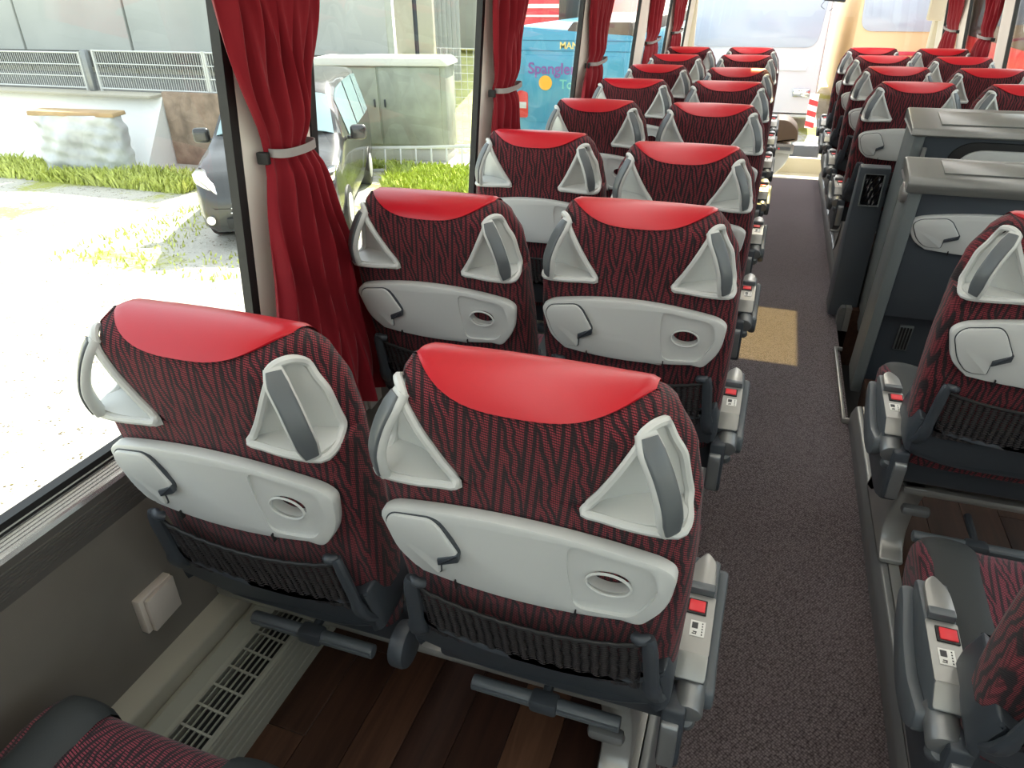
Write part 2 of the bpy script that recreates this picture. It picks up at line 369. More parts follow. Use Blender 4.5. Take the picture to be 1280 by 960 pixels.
# folded-out step lip beside the middle stairwell
mb = MB(); box(mb, (0.262, 3.185, 0.012), (0.014, 0.72, 0.024), 0.003); box(mb, (0.285, 2.83, 0.012), (0.06, 0.014, 0.024), 0.003); box(mb, (0.275, 3.545, 0.012), (0.04, 0.014, 0.02), 0.003)
tag(mb.build('stairwell_edge_strip', M['silver']), 'bright metal edge strip between the carpet and the dark middle stairwell', 'trim strip')
mb = MB(); box(mb, (0.80, 3.45, -0.25), (1.05, 1.0, 0.02)); tag(mb.build('floor', M['black']), kind='structure')
# side walls: lower covering, heater channel, ribbed sill, pillars, glazing
def wx(z): return 1.32 - 0.09 * (z - 0.86)         # glass plane, half width at height z
def ribs(p0, p1, n, depth, nx, nz):
    out = []
    for i in range(n):
        for t, d in ((0.05, 0), (0.60, 0), (0.70, depth), (0.95, depth)):
            k = (i + t) / n; out.append((lerp(p0[0], p1[0], k) + nx * d, lerp(p0[1], p1[1], k) + nz * d))
    return out
PIL = {-1: [(-2.4, -2.2), (-1.42, -1.18), (-0.16, 0.08), (1.285, 1.55), (2.69, 2.95), (4.18, 4.42), (5.90, 6.22), (7.55, 7.83), (9.0, 9.25)],
       1: [(-2.4, -2.2), (-1.42, -1.18), (-0.16, 0.08), (1.31, 1.56), (2.9, 3.12), (4.75, 4.95), (6.40, 6.66), (7.92, 8.12), (9.0, 9.25)]}
wi_n = 0
for s, nm in ((-1, 'left'), (1, 'right')):
    mb = MB(); prism_y(mb, [(1.30, 0.20), (1.30, 0.72), (1.40, 0.72), (1.42, -0.9), (1.36, -0.9), (1.34, 0.20)], YB, YF, s); wl = tag(mb.build('wall_' + nm, M['wall_carpet']), kind='structure')
    # sill: one ribbed strip, shaded lower and sky-lit upper zone put into colour
    low = [(1.30, 0.70)] + ribs((1.296, 0.715), (1.283, 0.775), 8, 0.0018, 1, 0) + [(1.282, 0.790), (1.36, 0.79), (1.36, 0.70)]
    mb = MB(); prism_y(mb, low, YB, YF, s); tag(mb.build('trim_3', M['sill_dark'], angle=1), kind='structure')
    up = [(1.2815, 0.7905), (1.286, 0.7975)] + ribs((1.289, 0.800), (1.317, 0.8155), 5, 0.0022, 0.4, -0.9) + [(1.325, 0.817), (1.36, 0.817), (1.36, 0.7905)]
    mb = MB(); prism_y(mb, up, YB, YF, s); tag(mb.build('trim_4', M['sill'], angle=1), kind='structure')
    # heater channel
    mb = MB(); prism_y(mb, rnd([(1.305, 0.0), (1.305, 0.332), (1.258, 0.308), (1.255, 0.300), (1.255, 0.0)], [0, .003, .004, .002, 0], 2), YB, YF, s); ledge = tag(mb.build('baseboard_' + nm, M['channel_ledge']), kind='structure')
    mb = MB(); cyl(mb, (s * 1.281, 0.61, 0.3175), (s * 1.281, 0.61, 0.3215), 0.003, n=8); mb.build('screw', M['silver'], ledge)
    prof = [(1.256, 0.0), (1.256, 0.262), (1.246, 0.262), (1.244, 0.272), (1.236, 0.272), (1.214, 0.250), (1.206, 0.2465), (1.206, 0.20), (1.122, 0.19), (1.122, 0.2325), (1.116, 0.228)] + \
        [q for i in range(5) for q in ((1.116 - 0.0003 * i, 0.222 - i * 0.024), (1.1145, 0.219 - i * 0.024), (1.1145, 0.203 - i * 0.024), (1.118, 0.2015 - i * 0.024))] + [(1.118, 0.0)]
    mb = MB(); prism_y(mb, prof, YB, 7.35 if s < 0 else 2.8, s); ch = tag(mb.build('heater_channel', M['channel'], angle=1), kind='structure')
    # slotted grille: long bars and cross bars over a dark slot
    mb = MB(); y1 = 4.0 if s < 0 else 2.7; y0 = 0.0
    def gz(x): return 0.2325 + (x - 1.122) * (0.2465 - 0.2325) / 0.084
    for i in range(7):
        x = 1.124 + i * 0.0133; box(mb, (s * x, (y0 + y1) / 2, gz(x) - 0.002), (0.0030 if 0 < i < 6 else 0.006, y1 - y0, 0.004))
    y = y0; rot = Matrix.Rotation(s * -math.atan(0.014 / 0.084) * -1, 4, 'Y')
    while y < y1:
        m4 = Matrix.Translation((s * 1.164, y, gz(1.164) - 0.002)) @ Matrix.Rotation(-s * math.atan(0.014 / 0.084), 4, 'Y'); box(mb, (0, 0, 0), (0.082, 0.0055, 0.004), mtx=m4); y += 0.052
    gr = mb.build('vent_grille', M['channel'], ch)
    mb = MB(); box(mb, (s * 1.164, (y0 + y1) / 2, 0.206), (0.082, y1 - y0, 0.002)); mb.build('grille_void', M['black'], ch)  # black sheet stands in for the shade inside the slots
    # pillars
    for (a, c) in PIL[s]:
        mb = MB()
        for zz in (0,):
            vs = []
            sec = rnd([(0.010, a), (-0.010, a + 0.003), (-0.020, a + 0.06), (-0.046, a + 0.11), (-0.046, c - 0.11), (-0.020, c - 0.06), (-0.010, c - 0.003), (0.010, c)], [0, .005, .03, .03, .03, .03, .005, 0], 3)
            Z = [0.80, 1.1, 1.4, 1.7, 1.92]
            for z in Z: vs += [(s * (wx(z) + p[0]), p[1], z) for p in sec]
            N = len(sec); fs = [tuple(range(N)), tuple(range(len(vs) - 1, len(vs) - N - 1, -1))]
            for k in range(len(Z) - 1): fs += [(k * N + i, k * N + (i + 1) % N, (k + 1) * N + (i + 1) % N, (k + 1) * N + i) for i in range(N)]
            mb.add(vs, fs)
        tag(mb.build('trim_5', M['pillar']), kind='structure')
    # glazing bays
    P = PIL[s]
    for i in range(len(P) - 1):
        a, c = P[i][1], P[i + 1][0]; wi_n += 1; zt = 1.78
        mb = MB(); za, zb = 0.815, zt
        mb.add([(s * (wx(za) + 0.012), a, za), (s * (wx(za) + 0.012), c, za), (s * (wx(zb) + 0.012), c, zb), (s * (wx(zb) + 0.012), a, zb),
                (s * (wx(za) + 0.018), a, za), (s * (wx(za) + 0.018), c, za), (s * (wx(zb) + 0.018), c, zb), (s * (wx(zb) + 0.018), a, zb)],
               [(0, 1, 2, 3), (4, 7, 6, 5), (0, 4, 5, 1), (2, 6, 7, 3), (1, 5, 6, 2), (0, 3, 7, 4)])
        w = tag(mb.build('window_%d' % wi_n, M['glass']), kind='structure')
        g = MB(); wd = 0.026
        def gb(y0, y1, z0, z1):
            g.add([(s * (wx(z) + dx), y, z) for z in (z0, z1) for y in (y0, y1) for dx in (-0.012, 0.011)], [(0, 1, 3, 2), (4, 6, 7, 5), (0, 4, 5, 1), (2, 3, 7, 6), (0, 2, 6, 4), (1, 5, 7, 3)])
        gb(a, a + wd, za, zb); gb(c - wd, c, za, zb); gb(a, c, za, za + 0.022); gb(a, c, zb - wd, zb)
        g.build('gasket', M['black'], w)
        g = MB()
        g.add([(s * (wx(z) - 0.0135 + dx), y, z) for z in (za + 0.006, za + 0.0085) for y in (a + 0.02, c - 0.02) for dx in (0, 0.003)], [(0, 1, 3, 2), (4, 6, 7, 5), (0, 4, 5, 1), (2, 3, 7, 6), (0, 2, 6, 4), (1, 5, 7, 3)])
        g.build('seal_bead', M['light_plastic'], w)
    mb = MB(); prism_y(mb, [(wx(1.76) - 0.03, 1.76), (wx(1.76) + 0.08, 1.76), (1.28, 1.98), (1.0, 1.98), (1.0, 1.93)], YB, YF, s); tag(mb.build('wall_' + nm + '_upper', M['ceiling']), kind='structure')
# roof with an unseen hatch opening, sized to throw the aisle sun patch
HX0, HX1, HY0, HY1 = -0.30, 0.285, 5.17, 5.92
mb = MB()
for a, c, d, e in ((-1.30, HX0, YB, YF), (HX1, 1.30, YB, YF), (HX0, HX1, YB, HY0), (HX0, HX1, HY1, YF)): box(mb, ((a + c) / 2, (d + e) / 2, 1.935), (c - a, e - d, 0.05))
tag(mb.build('ceiling', M['ceiling']), kind='structure')
mb = MB(); box(mb, ((HX0 + HX1) / 2, (HY0 + HY1) / 2, 1.975), (HX1 - HX0 + 0.06, HY1 - HY0 + 0.06, 0.008)); tag(mb.build('window_roof_hatch', M['amber']), kind='structure')  # pane added to tint the sun patch yellow
# rear wall with its window
mb = MB(); box(mb, (0, YB - 0.03, 0.30), (2.8, 0.06, 1.3)); box(mb, (0, YB - 0.03, 1.88), (2.8, 0.06, 0.2)); tag(mb.build('wall_back', M['wall_carpet']), kind='structure')
mb = MB(); box(mb, (0, YB - 0.03, 1.37), (2.5, 0.006, 0.86)); tag(mb.build('window_back', M['glass']), kind='structure')
# front: apron, windscreen, corner posts
mb = MB(); box(mb, (0, YF + 0.03, -0.62), (2.8, 0.08, 0.9)); tag(mb.build('wall_front', M['cream']), kind='structure')
mb = MB(); box(mb, (0, YF + 0.02, 0.85), (2.6, 0.008, 2.1)); tag(mb.build('window_front', M['glass_front']), kind='structure')
for s in (-1, 1):
    mb = MB(); box(mb, (s * 1.25, YF - 0.05, 0.9), (0.10, 0.14, 2.1), 0.03); tag(mb.build('trim_6', M['cream']), kind='structure')

# sockets on the wall
def wall_box(y, z, label):
    r = tag(empty('wall_flap_box', (-1.30, y, z)), label, 'wall box', None)
    mb = MB(); box(mb, (0.009, 0, 0), (0.020, 0.090, 0.090), 0.003); mb.build('back_box', M['socket'], r)
    mb = MB(); q = Matrix.Translation((0.021, 0.004, 0)) @ Matrix.Rotation(math.radians(4), 4, 'Z'); box(mb, (0.003, 0, 0), (0.010, 0.080, 0.084), 0.002, mtx=q); f = mb.build('flap', M['socket'], r)
    mb = MB(); box(mb, (0.0265, -0.031, 0.030), (0.006, 0.006, 0.006)); mb.build('latch_notch', M['black'], f)
    return r
wall_box(0.778, 0.468, 'square beige flap box on the wall under the nearest window')
wall_box(1.70, 0.485, 'square beige flap box on the wall below the hem of the nearest red curtain')

# curtains, gathered by a strap
def curtain(side, x, top, tie, bot, ztop, ztie, zbot, label, folds=6, seed=0, hook=True):
    kf = (x + side * 0.209) / (1.285 + side * 0.209); top, tie, bot = [tuple(k * kf for k in q) for q in (top, tie, bot)]
    rr = random.Random(seed); ph = [rr.uniform(0, 6.28) for _ in range(4)]
    r = tag(empty('curtain', (side * x, (tie[0] + tie[1]) / 2, ztie)), label, 'curtain', None); cy = r.location.y
    NV = 46; NU = 90
    def edge(z, k):
        if z >= ztie: t = (z - ztie) / (ztop - ztie); e = t ** 0.75; return lerp(tie[k], top[k], e)
        t = (ztie - z) / (ztie - zbot); e = t ** 0.62; return lerp(tie[k], bot[k], e)
    def f(u, v):
        z = lerp(zbot, ztop, v); front = u < 0.5; uu = u * 2 if front else (1 - u) * 2
        d = abs(z - ztie); amp = 0.009 + 0.014 * min(1, d / 0.25)
        skew = 0.05 * math.sin(3 * uu + ph[0]) + 0.03 * math.sin(z * 7 + ph[1])
        w = math.sin((uu * folds + skew * 3) * 2 * PI + ph[2]); w = math.copysign(abs(w) ** 0.8, w)
        w += 0.45 * math.sin((uu * folds * 1.9 + z * 1.3) * 2 * PI + ph[3]) * min(1, d / 0.2)
        y = lerp(edge(z, 0), edge(z, 1), uu) + 0.006 * math.sin(uu * 9 + z * 20)
        off = amp * w * (0.4 + 0.6 * math.sin(PI * uu) ** 0.4) + 0.012 * math.sin(PI * uu)
        pin = math.exp(-(d / 0.03) ** 2) * 0.012
        thick = 0.006 + 0.03 * math.sin(PI * uu) * math.exp(-(d / 0.12) ** 2)
        xx = -side * (off * (1 - 0.5 * math.exp(-(d / 0.05) ** 2)) + (thick if front else 0) - pin * (1 if front else 0)) - side * (wx(ztie) - wx(z)) * 1.0 * (1 if z > ztie else 0)
        dz = 0.012 * math.sin(uu * 7 + ph[1]) * (1 - v) ** 6
        return (xx, y - cy, z - ztie + dz)
    mb = MB(); grid(mb, f, NU * 2, NV, True); mb.build('cloth', M['curtain'], r, 75)
    mb = MB(); a, c = tie[0] - cy + 0.002, tie[1] - cy - 0.008
    pts = rnd([(-0.012, a), (0.050, a), (0.062, (a + c) / 2), (0.046, c), (-0.012, c)], 0.03, 5)
    vs = []; N = len(pts)
    for z in (-0.009, 0.009): vs += [(-side * p[0], p[1], z + (p[1]) * 0.03) for p in pts]
    for z in (-0.009, 0.009): vs += [(-side * (p[0] - 0.003), p[1] * 0.98, z + (p[1]) * 0.03) for p in pts]
    fs = [(i, (i + 1) % N, N + (i + 1) % N, N + i) for i in range(N)] + [(2 * N + i, 3 * N + i, 3 * N + (i + 1) % N, 2 * N + (i + 1) % N) for i in range(N)] + [(N + i, N + (i + 1) % N, 3 * N + (i + 1) % N, 3 * N + i) for i in range(N)] + [(i, 2 * N + i, 2 * N + (i + 1) % N, (i + 1) % N) for i in range(N)]
    mb.add(vs, fs); st = mb.build('tie_strap', M['grey_strap'], r)
    if hook:
        mb = MB(); box(mb, (-side * -0.004, a - 0.008, -0.012), (0.028, 0.014, 0.026), 0.003); mb.build('hook', M['black'], st)
curtain(-1, 1.235, (1.22, 1.64), (1.385, 1.535), (1.300, 1.80), 1.76, 1.297, 0.545, 'nearest red curtain, the widest, tied at the first pillar on the left', 6, 1)
curtain(-1, 1.235, (2.76, 3.20), (2.86, 3.10), (2.80, 3.22), 1.76, 1.265, 0.60, 'red curtain on the second pillar from the camera on the left side', 6, 2)
curtain(-1, 1.235, (4.38, 4.92), (4.45, 4.78), (4.20, 4.85), 1.76, 1.235, 0.60, 'red curtain on the third left pillar, to the right of the blue bus lettering', 6, 3)
curtain(-1, 1.235, (6.30, 7.05), (6.42, 6.95), (6.25, 7.05), 1.76, 1.235, 0.60, 'red curtain on the left, second from the windscreen', 6, 4)
curtain(-1, 1.235, (7.85, 8.60), (7.98, 8.45), (7.85, 8.65), 1.76, 1.235, 0.60, 'red curtain on the left, nearest the windscreen', 6, 5)
curtain(1, 1.235, (6.72, 7.30), (6.90, 7.25), (6.86, 7.75), 1.76, 1.255, 0.60, 'red curtain at the right wall, nearer the camera, in front of the white letters', 6, 6)
curtain(1, 1.235, (8.18, 8.90), (8.30, 8.80), (8.25, 9.15), 1.76, 1.245, 0.60, 'red curtain at the right wall nearest the windscreen', 6, 7)

# ------------------------------------------------------------------ the coach seat
PZ = 0.557           # height of the backrest pivot
TC = 0.566           # where the headrest roll starts
HH = 0.049           # height of the roll
def bw(t): return interp(t, [-0.08, 0.0, 0.13, 0.32, 0.44, 0.52, 0.57, 0.596, 0.615], [0.215, 0.226, 0.236, 0.240, 0.235, 0.220, 0.195, 0.180, 0.168])
def _roll(t): return math.sqrt(max(0.0, 1 - (max(0, t - TC) / HH) ** 2))
def by(t):  # rear surface
    b = interp(t, [-0.06, 0.05, 0.25, 0.42, 0.50, 0.54, TC], [-0.012, -0.032, -0.046, -0.050, -0.053, -0.055, -0.053])
    return lerp(0.018, b, _roll(t)) if t > TC else b
def bf(t):  # front surface
    b = interp(t, [-0.06, 0.15, 0.40, 0.52, TC], [0.075, 0.080, 0.066, 0.078, 0.078])
    return lerp(0.018, b, _roll(t)) if t > TC else b
NT0, NT1 = 0.452, 0.608
def notch(t):
    """m: how far the grip recess cuts the rear corner, wi: half width of the rear fabric there"""
    if t < NT0 or t > NT1: return 0.0, None
    k = (t - NT0) / (NT1 - NT0); m = min(1, (1 - k) / 0.16)
    return m, lerp(0.082, 0.166, k ** 0.80)
def section(t):
    w, r, f = bw(t), by(t), bf(t); m, wi = notch(t)
    rc = lerp(0.028, 0.007, min(1, max(0, (t - 0.545) / 0.05))); w0 = w - rc; yn0 = min(r + rc, f - 0.004)
    if wi is None: wi = w0
    WI = lerp(w0, wi, 1 if m > 0 else 0); YN = lerp(yn0, 0.012, m); XO = lerp(w - 0.004, w - 0.015, m)
    pts = []
    NR = 9
    for i in range(NR): x = (WI - 0.008) * i / (NR - 1); pts.append((x, r + 0.010 * (x / 0.22) ** 2))
    rr = r + 0.010 * (WI / 0.22) ** 2
    pts.append((WI, rr + 0.004))
    sag = 0.012 * m + (-0.006 if m == 0 else -0.006 * (1 - m))
    for i in range(1, 6):
        k = i / 5; pts.append((lerp(WI, XO, k), lerp(rr + 0.006, YN, k) + sag * math.sin(PI * k)))
    th = f - YN
    for k in (0.3, 0.6): pts.append((w - (0.006 if k < 0.5 else 0) * m, YN + th * k * 0.6))
    for k in (0.0, 0.5, 1.0): a = k * PI / 2; pts.append((w - 0.03 * (1 - math.cos(a)) - 0.0, f - 0.03 * min(1, th / 0.06) * (1 - math.sin(a))))
    for i in range(1, 6): pts.append(((w - 0.03) * (1 - i / 5), f - 0.010 * (i / 5)))
    return pts
def back_mesh():
    mb = MB(); T = [-0.06, -0.03, 0.0, 0.05, 0.1, 0.16, 0.22, 0.28, 0.34, 0.38, 0.42, 0.445, NT0 - 0.0008, NT0 + 0.0002] + [NT0 + (NT1 - NT0) * k / 14 for k in range(1, 15)] + [TC] + [TC + HH * math.sin(k / 8 * PI / 2) for k in range(1, 8)] + [TC + HH * 0.9995]
    vs = []; n = None
    for t in T:
        p = section(t); full = [(x, y) for x, y in p] + [(-x, y) for x, y in reversed(p[1:-1])]
        n = len(full); vs += [(x, y, t) for x, y in full]
    fs = [tuple(range(n - 1, -1, -1)), tuple(range((len(T) - 1) * n, len(T) * n))]
    for k in range(len(T) - 1): fs += [(k * n + i, k * n + (i + 1) % n, (k + 1) * n + (i + 1) % n, (k + 1) * n + i) for i in range(n)]
    mb.add(vs, fs); return mb
def cover_mesh():
    mb = MB(); NX, NS = 33, 26; XM = 0.163
    def prof(x, k):   # k 0 rear hem .. 1 front hem
        a = abs(x) / XM; hang = lerp(0.42, 1.50, a ** 3.0); tb = TC + HH * math.sin(hang); tb2 = 0.50 + 0.06 * a ** 4
        xw = (x / 0.22) ** 2 * 0.010
        if k < 0.34:
            t = lerp(tb, TC, k / 0.34) if tb < TC else lerp(tb, tb + 0.0005, k / 0.34)
            return t, by(t) + xw
        if k < 0.72:
            q = (k - 0.34) / 0.38; a0 = hang; ang = lerp(a0, PI, q)
            t = TC + HH * math.sin(ang); c = math.cos(ang); y = lerp(0.018, by(TC) + xw if c > 0 else bf(TC), abs(c))
            return t, y
        q = (k - 0.72) / 0.28; t = lerp(TC, tb2, q); return t, bf(t)
    def f(u, v):
        x = (u * 2 - 1) * XM; t, y = prof(x, v); a = abs(x) / XM; edge = min(1, (1 - a) / 0.06, v / 0.06, (1 - v) / 0.06); edge = max(0, edge) ** 0.5
        off = 0.0005 + 0.0035 * edge + 0.003 * (1 - a ** 2)
        c = (0.018 - 0.0, 0.555)
        dy, dt = y - c[0], t - c[1]; L = math.hypot(dy, dt)
        if t < TC - 0.004: ny, nt_ = (-1 if y < 0.018 else 1), 0.15
        else: ny, nt_ = dy / L, dt / L
        xs = x
        return (xs, y + ny * off, t + nt_ * off)
    grid(mb, f, NX, NS); return mb
def slope_pt(sd, t, k, off=0.0):
    """point on the grip recess: k 0 at the rear fabric edge, 1 at the outer edge"""
    p = section(t); q = p[9:15]; i = min(4, int(k * 5)); f = k * 5 - i
    x = lerp(q[i][0], q[i + 1][0], f); y = lerp(q[i][1], q[i + 1][1], f)
    return (sd * (x + off * 0.7), y - off, t)
def housing(sd):
    mb = MB(); T0, T1 = NT0 + 0.001, NT0 + 0.86 * (NT1 - NT0); N = 16; off = 0.004
    def f(u, v): return slope_pt(sd, lerp(T0, T1, v), u, off)
    grid(mb, f, 11, N)
    # floor of the recess
    r0 = by(T0) + 0.010 * (0.082 / 0.22) ** 2
    pl = [slope_pt(sd, T0, k / 8, off) for k in range(9)] + [(sd * (bw(T0) - 0.012), -0.030, T0), (sd * (bw(T0) - 0.020), -0.056, T0), (sd * 0.16, -0.061, T0), (sd * 0.094, -0.058, T0)]
    n = len(pl); mb.add([(p[0], p[1], T0 + 0.004) for p in pl] + [(p[0], p[1], T0 - 0.010) for p in pl], [tuple(range(n)), tuple(range(2 * n - 1, n - 1, -1))] + [(i, (i + 1) % n, n + (i + 1) % n, n + i) for i in range(n)])
    # rim, one closed loop round the opening
    TI = NT0 + 0.80 * (NT1 - NT0)
    inner = [slope_pt(sd, lerp(T0 + 0.010, TI, k / 5), 0.0, 0.006) for k in range(6)]
    outer = [slope_pt(sd, lerp(TI - 0.004, T0 + 0.012, k / 5), 1.0, 0.003) for k in range(6)]
    wb2 = bw(T0)
    loop = inner + [(sd * 0.158, -0.045, TI + 0.014), (sd * 0.168, -0.032, TI + 0.021), (sd * 0.179, -0.014, TI + 0.017)] + outer + [(sd * (wb2 - 0.014), -0.004, T0 + 0.001), (sd * (wb2 - 0.010), -0.030, T0 - 0.004), (sd * (wb2 - 0.020), -0.056, T0 - 0.006), (sd * 0.16, -0.062, T0 - 0.004), (sd * 0.115, -0.060, T0 - 0.001), (sd * 0.092, -0.059, T0 + 0.001)]
    P = [Vector(p) for p in loop]; n = len(P); sp2 = []
    for i in range(n):
        p0, p1, p2, p3 = P[i - 1], P[i], P[(i + 1) % n], P[(i + 2) % n]
        for k in range(3):
            t = k / 3; sp2.append(0.5 * ((2 * p1) + (p2 - p0) * t + (2 * p0 - 5 * p1 + 4 * p2 - p3) * t * t + (3 * p1 - p0 - 3 * p2 + p3) * t ** 3))
    tube(mb, sp2, 0.0068, 8, True)
    return mb
GP = [(0.161, -0.040, 0.592), (0.172, -0.052, 0.573), (0.186, -0.060, 0.545), (0.198, -0.066, 0.510), (0.202, -0.065, 0.482), (0.203, -0.060, 0.453)]
def grip(sd, inlay):
    mb = MB(); P = smooth_path([(sd * p[0], p[1], p[2]) for p in GP], 4)
    if inlay: P = P[1:-1]
    vs = []; n = 0; N = len(P)
    for i, p in enumerate(P):
        t = (P[min(i + 1, N - 1)] - P[max(i - 1, 0)]).normalized(); ax = Vector((sd * 0.80, -0.60, 0)); a = (Vector((sd * 0.72, 0.70, 0)) - t * t.dot(Vector((sd * 0.72, 0.70, 0)))).normalized(); b = t.cross(a).normalized()
        if b.y > 0: b = -b
        e = min(i, N - 1 - i) / (N - 1); ww = (0.0180 if not inlay else 0.0150) * (0.75 + 0.25 * min(1, e * 6)); hh = 0.0085 if not inlay else 0.0040; c = p + b * (0.0 if not inlay else 0.0072)
        q = [(math.copysign(abs(math.cos(x)) ** 0.6, math.cos(x)), math.copysign(abs(math.sin(x)) ** 0.6, math.sin(x))) for x in [2 * PI * k / 14 for k in range(14)]]
        vs += [tuple(c + a * (ww * u) + b * (hh * v)) for u, v in q]; n = 14
    fs = [tuple(range(n - 1, -1, -1)), tuple(range((N - 1) * n, N * n))]
    for k in range(N - 1): fs += [(k * n + i, k * n + (i + 1) % n, (k + 1) * n + (i + 1) % n, (k + 1) * n + i) for i in range(n)]
    mb.add(vs, fs); return mb
def boolean(obj, cutters):
    for c in cutters:
        md = obj.modifiers.new('b', 'BOOLEAN'); md.operation = 'DIFFERENCE'; md.solver = 'EXACT'; md.object = c
    bpy.context.view_layer.update()
    me = bpy.data.meshes.new_from_object(obj.evaluated_get(bpy.context.evaluated_depsgraph_get()))
    obj.modifiers.clear(); old = obj.data; me.name = old.name; obj.data = me; bpy.data.meshes.remove(old)
    for c in cutters: bpy.data.objects.remove(c)
    me.shade_smooth(); me.set_sharp_from_angle(angle=math.radians(30))
YT = -0.052
def arcpts(x0, x1, t0, bulge, n=12):
    return [(lerp(x0, x1, k / n), t0 + bulge * (1 - (2 * k / n - 1) ** 2)) for k in range(n + 1)]
def tray_parts(parent, dz=0.0, y=YT):
    tag_ = lambda o: o
    out = rnd(arcpts(-0.200, 0.200, 0.388, 0.026) + [(0.222, 0.372), (0.214, 0.300), (0.178, 0.250)] + list(reversed(arcpts(-0.165, 0.150, 0.256, -0.010, 8))) + [(-0.205, 0.288), (-0.226, 0.368)], [0.012] + [0] * 11 + [0.015, 0.02, 0.03, 0.03] + [0] * 9 + [0.03, 0.02], 4)
    mb = MB(); slab(mb, out, y, y - 0.024, 0.006, lambda u, v, w: (u, w + 0.010 * (u / 0.22) ** 2, v + dz))
    tr = mb.build('tray_table', M['light_plastic'], parent)
    c1 = MB(); slab(c1, rnd([(0.072, 0.398), (0.190, 0.380), (0.200, 0.33), (0.168, 0.268), (0.080, 0.262), (0.070, 0.34)], 0.02, 4), y - 0.0165, y - 0.034, 0.0, lambda u, v, w: (u, w + 0.010 * (u / 0.22) ** 2 + (0.0), v + dz), both=False); k1 = c1.build('cut', None)
    c2 = MB(); tube(c2, [(0.130, y + 0.02, 0.329 + dz), (0.130, y - 0.05, 0.333 + dz)], 0.031, 28, sx=0.68); k2 = c2.build('cut', None)
    boolean(tr, [k1, k2])
    mb = MB(); R = [(0.130 + 0.032 * math.cos(a), y - 0.0185, 0.331 + dz + 0.0222 * math.sin(a)) for a in [2 * PI * k / 28 for k in range(28)]]; tube(mb, R, 0.0022, 6, True); mb.build('cup_rim', M['light_plastic'], tr)
    mb = MB(); lat = rnd([(-0.200, 0.378), (-0.134, 0.390), (-0.120, 0.378), (-0.094, 0.328), (-0.097, 0.314), (-0.128, 0.299), (-0.130, 0.272), (-0.168, 0.270), (-0.194, 0.298), (-0.214, 0.356)], [.012, .014, .014, .01, .008, .004, .004, .014, .02, .02], 4)
    slab(mb, lat, y - 0.020, y - 0.0305, 0.004, lambda u, v, w: (u, w + 0.010 * (u / 0.22) ** 2, v + dz)); ho = mb.build('holder_flap', M['light_plastic'], tr)
    mb = MB(); slab(mb, inset(lat, -0.0022), y - 0.018, y - 0.0248, 0.0, lambda u, v, w: (u, w + 0.010 * (u / 0.22) ** 2, v + dz), both=False); mb.build('flap_gap', M['dark_plastic'], tr)
    mb = MB(); slab(mb, rnd([(-0.092, 0.331), (-0.129, 0.311), (-0.129, 0.296), (-0.093, 0.314)], 0.002, 2), y - 0.022, y - 0.0325, 0.002, lambda u, v, w: (u, w + 0.002, v + dz)); mb.build('catch', M['dark_plastic'], ho)
    mb = MB(); slab(mb, rnd([(-0.106, 0.268), (0.082, 0.258), (0.080, 0.243), (-0.104, 0.250)], 0.002, 2), y + 0.002, y - 0.0175, 0.003, lambda u, v, w: (u, w, v + dz)); mb.build('hinge_strip', M['light_plastic'], tr)
    mb = MB()
    for xx in (-0.107, 0.084): box(mb, (xx, y - 0.022, 0.252 + dz), (0.0022, 0.008, 0.018))
    tag(mb.build('hinge_gap', M['black'], tr), kind='stuff')
    return tr
# --- prototype pieces in the frame of the backrest
root = empty('prototype')
BP = []
def bpart(o): BP.append(o); return o
bpart(back_mesh().build('backrest', M['fabric'], root, 50))
bpart(cover_mesh().build('headrest_cover', M['red_leather'], root, 60))
for sd in (-1, 1):
    h = bpart(housing(sd).build('grip_housing', M['light_plastic'], root, 40))
    grip(sd, False).build('grip_handle', M['light_plastic'], h, 60); grip(sd, True).build('grip_inlay', M['dark_inlay'], h, 60)
bpart(tray_parts(root))
# net pocket with its posts
def net_f(u, v):
    x = lerp(-0.184, 0.184, u); sag = 0.022 * (1 - (2 * u - 1) ** 2); t = lerp(0.066, 0.205 - sag, v)
    y = by(t) - 0.020 - 0.014 * math.sin(PI * u) ** 0.5 * (0.55 + 0.45 * v) + 0.0012 * math.sin(u * 75)
    return (x, y, t)
mb = MB(); grid(mb, net_f, 120, 14); grid(mb, lambda u, v: (lambda p: (p[0], p[1] + 0.002, p[2]))(net_f(u, v)), 60, 6); net = bpart(mb.build('storage_net', M['net'], root, 180))
mb = MB(); tube(mb, [net_f(k / 30, 1.0) for k in range(31)], 0.0038, 8); mb.build('elastic_hem', M['black'], net)
for sd in (-1, 1):
    mb = MB(); P = [(sd * 0.214, -0.030, 0.030), (sd * 0.206, -0.056, 0.070), (sd * 0.200, -0.062, 0.14), (sd * 0.195, -0.066, 0.205), (sd * 0.190, -0.064, 0.223)]
    tube(mb, smooth_path(P, 4), [0.017] * 6 + [0.0135] * 6 + [0.0125] * 5, 10, sx=0.7); tube(mb, smooth_path([(sd * 0.192, -0.062, 0.218), (sd * 0.180, -0.068, 0.220), (sd * 0.172, -0.062, 0.215)], 4), 0.009, 10)
    bpart(mb.build('net_post', M['dark_plastic'], root))
mb = MB(); sh = rnd([(-0.222, 0.125), (-0.185, 0.098), (-0.06, 0.080), (0.06, 0.080), (0.185, 0.098), (0.222, 0.125), (0.236, 0.05), (0.230, -0.012), (0.12, -0.030), (-0.12, -0.030), (-0.230, -0.012), (-0.236, 0.05)], [.01, .03, .03, .03, .03, .01, .03, .03, .05, .05, .03, .03], 4)
slab(mb, sh, 0.095, -0.064, 0.012, lambda u, v, w: (u, w + 0.09 * (u / 0.236) ** 4 * 0.25 + (0.02 if v < 0 else 0) * (w < 0), v)); bpart(mb.build('back_shell', M['dark_plastic'], root))
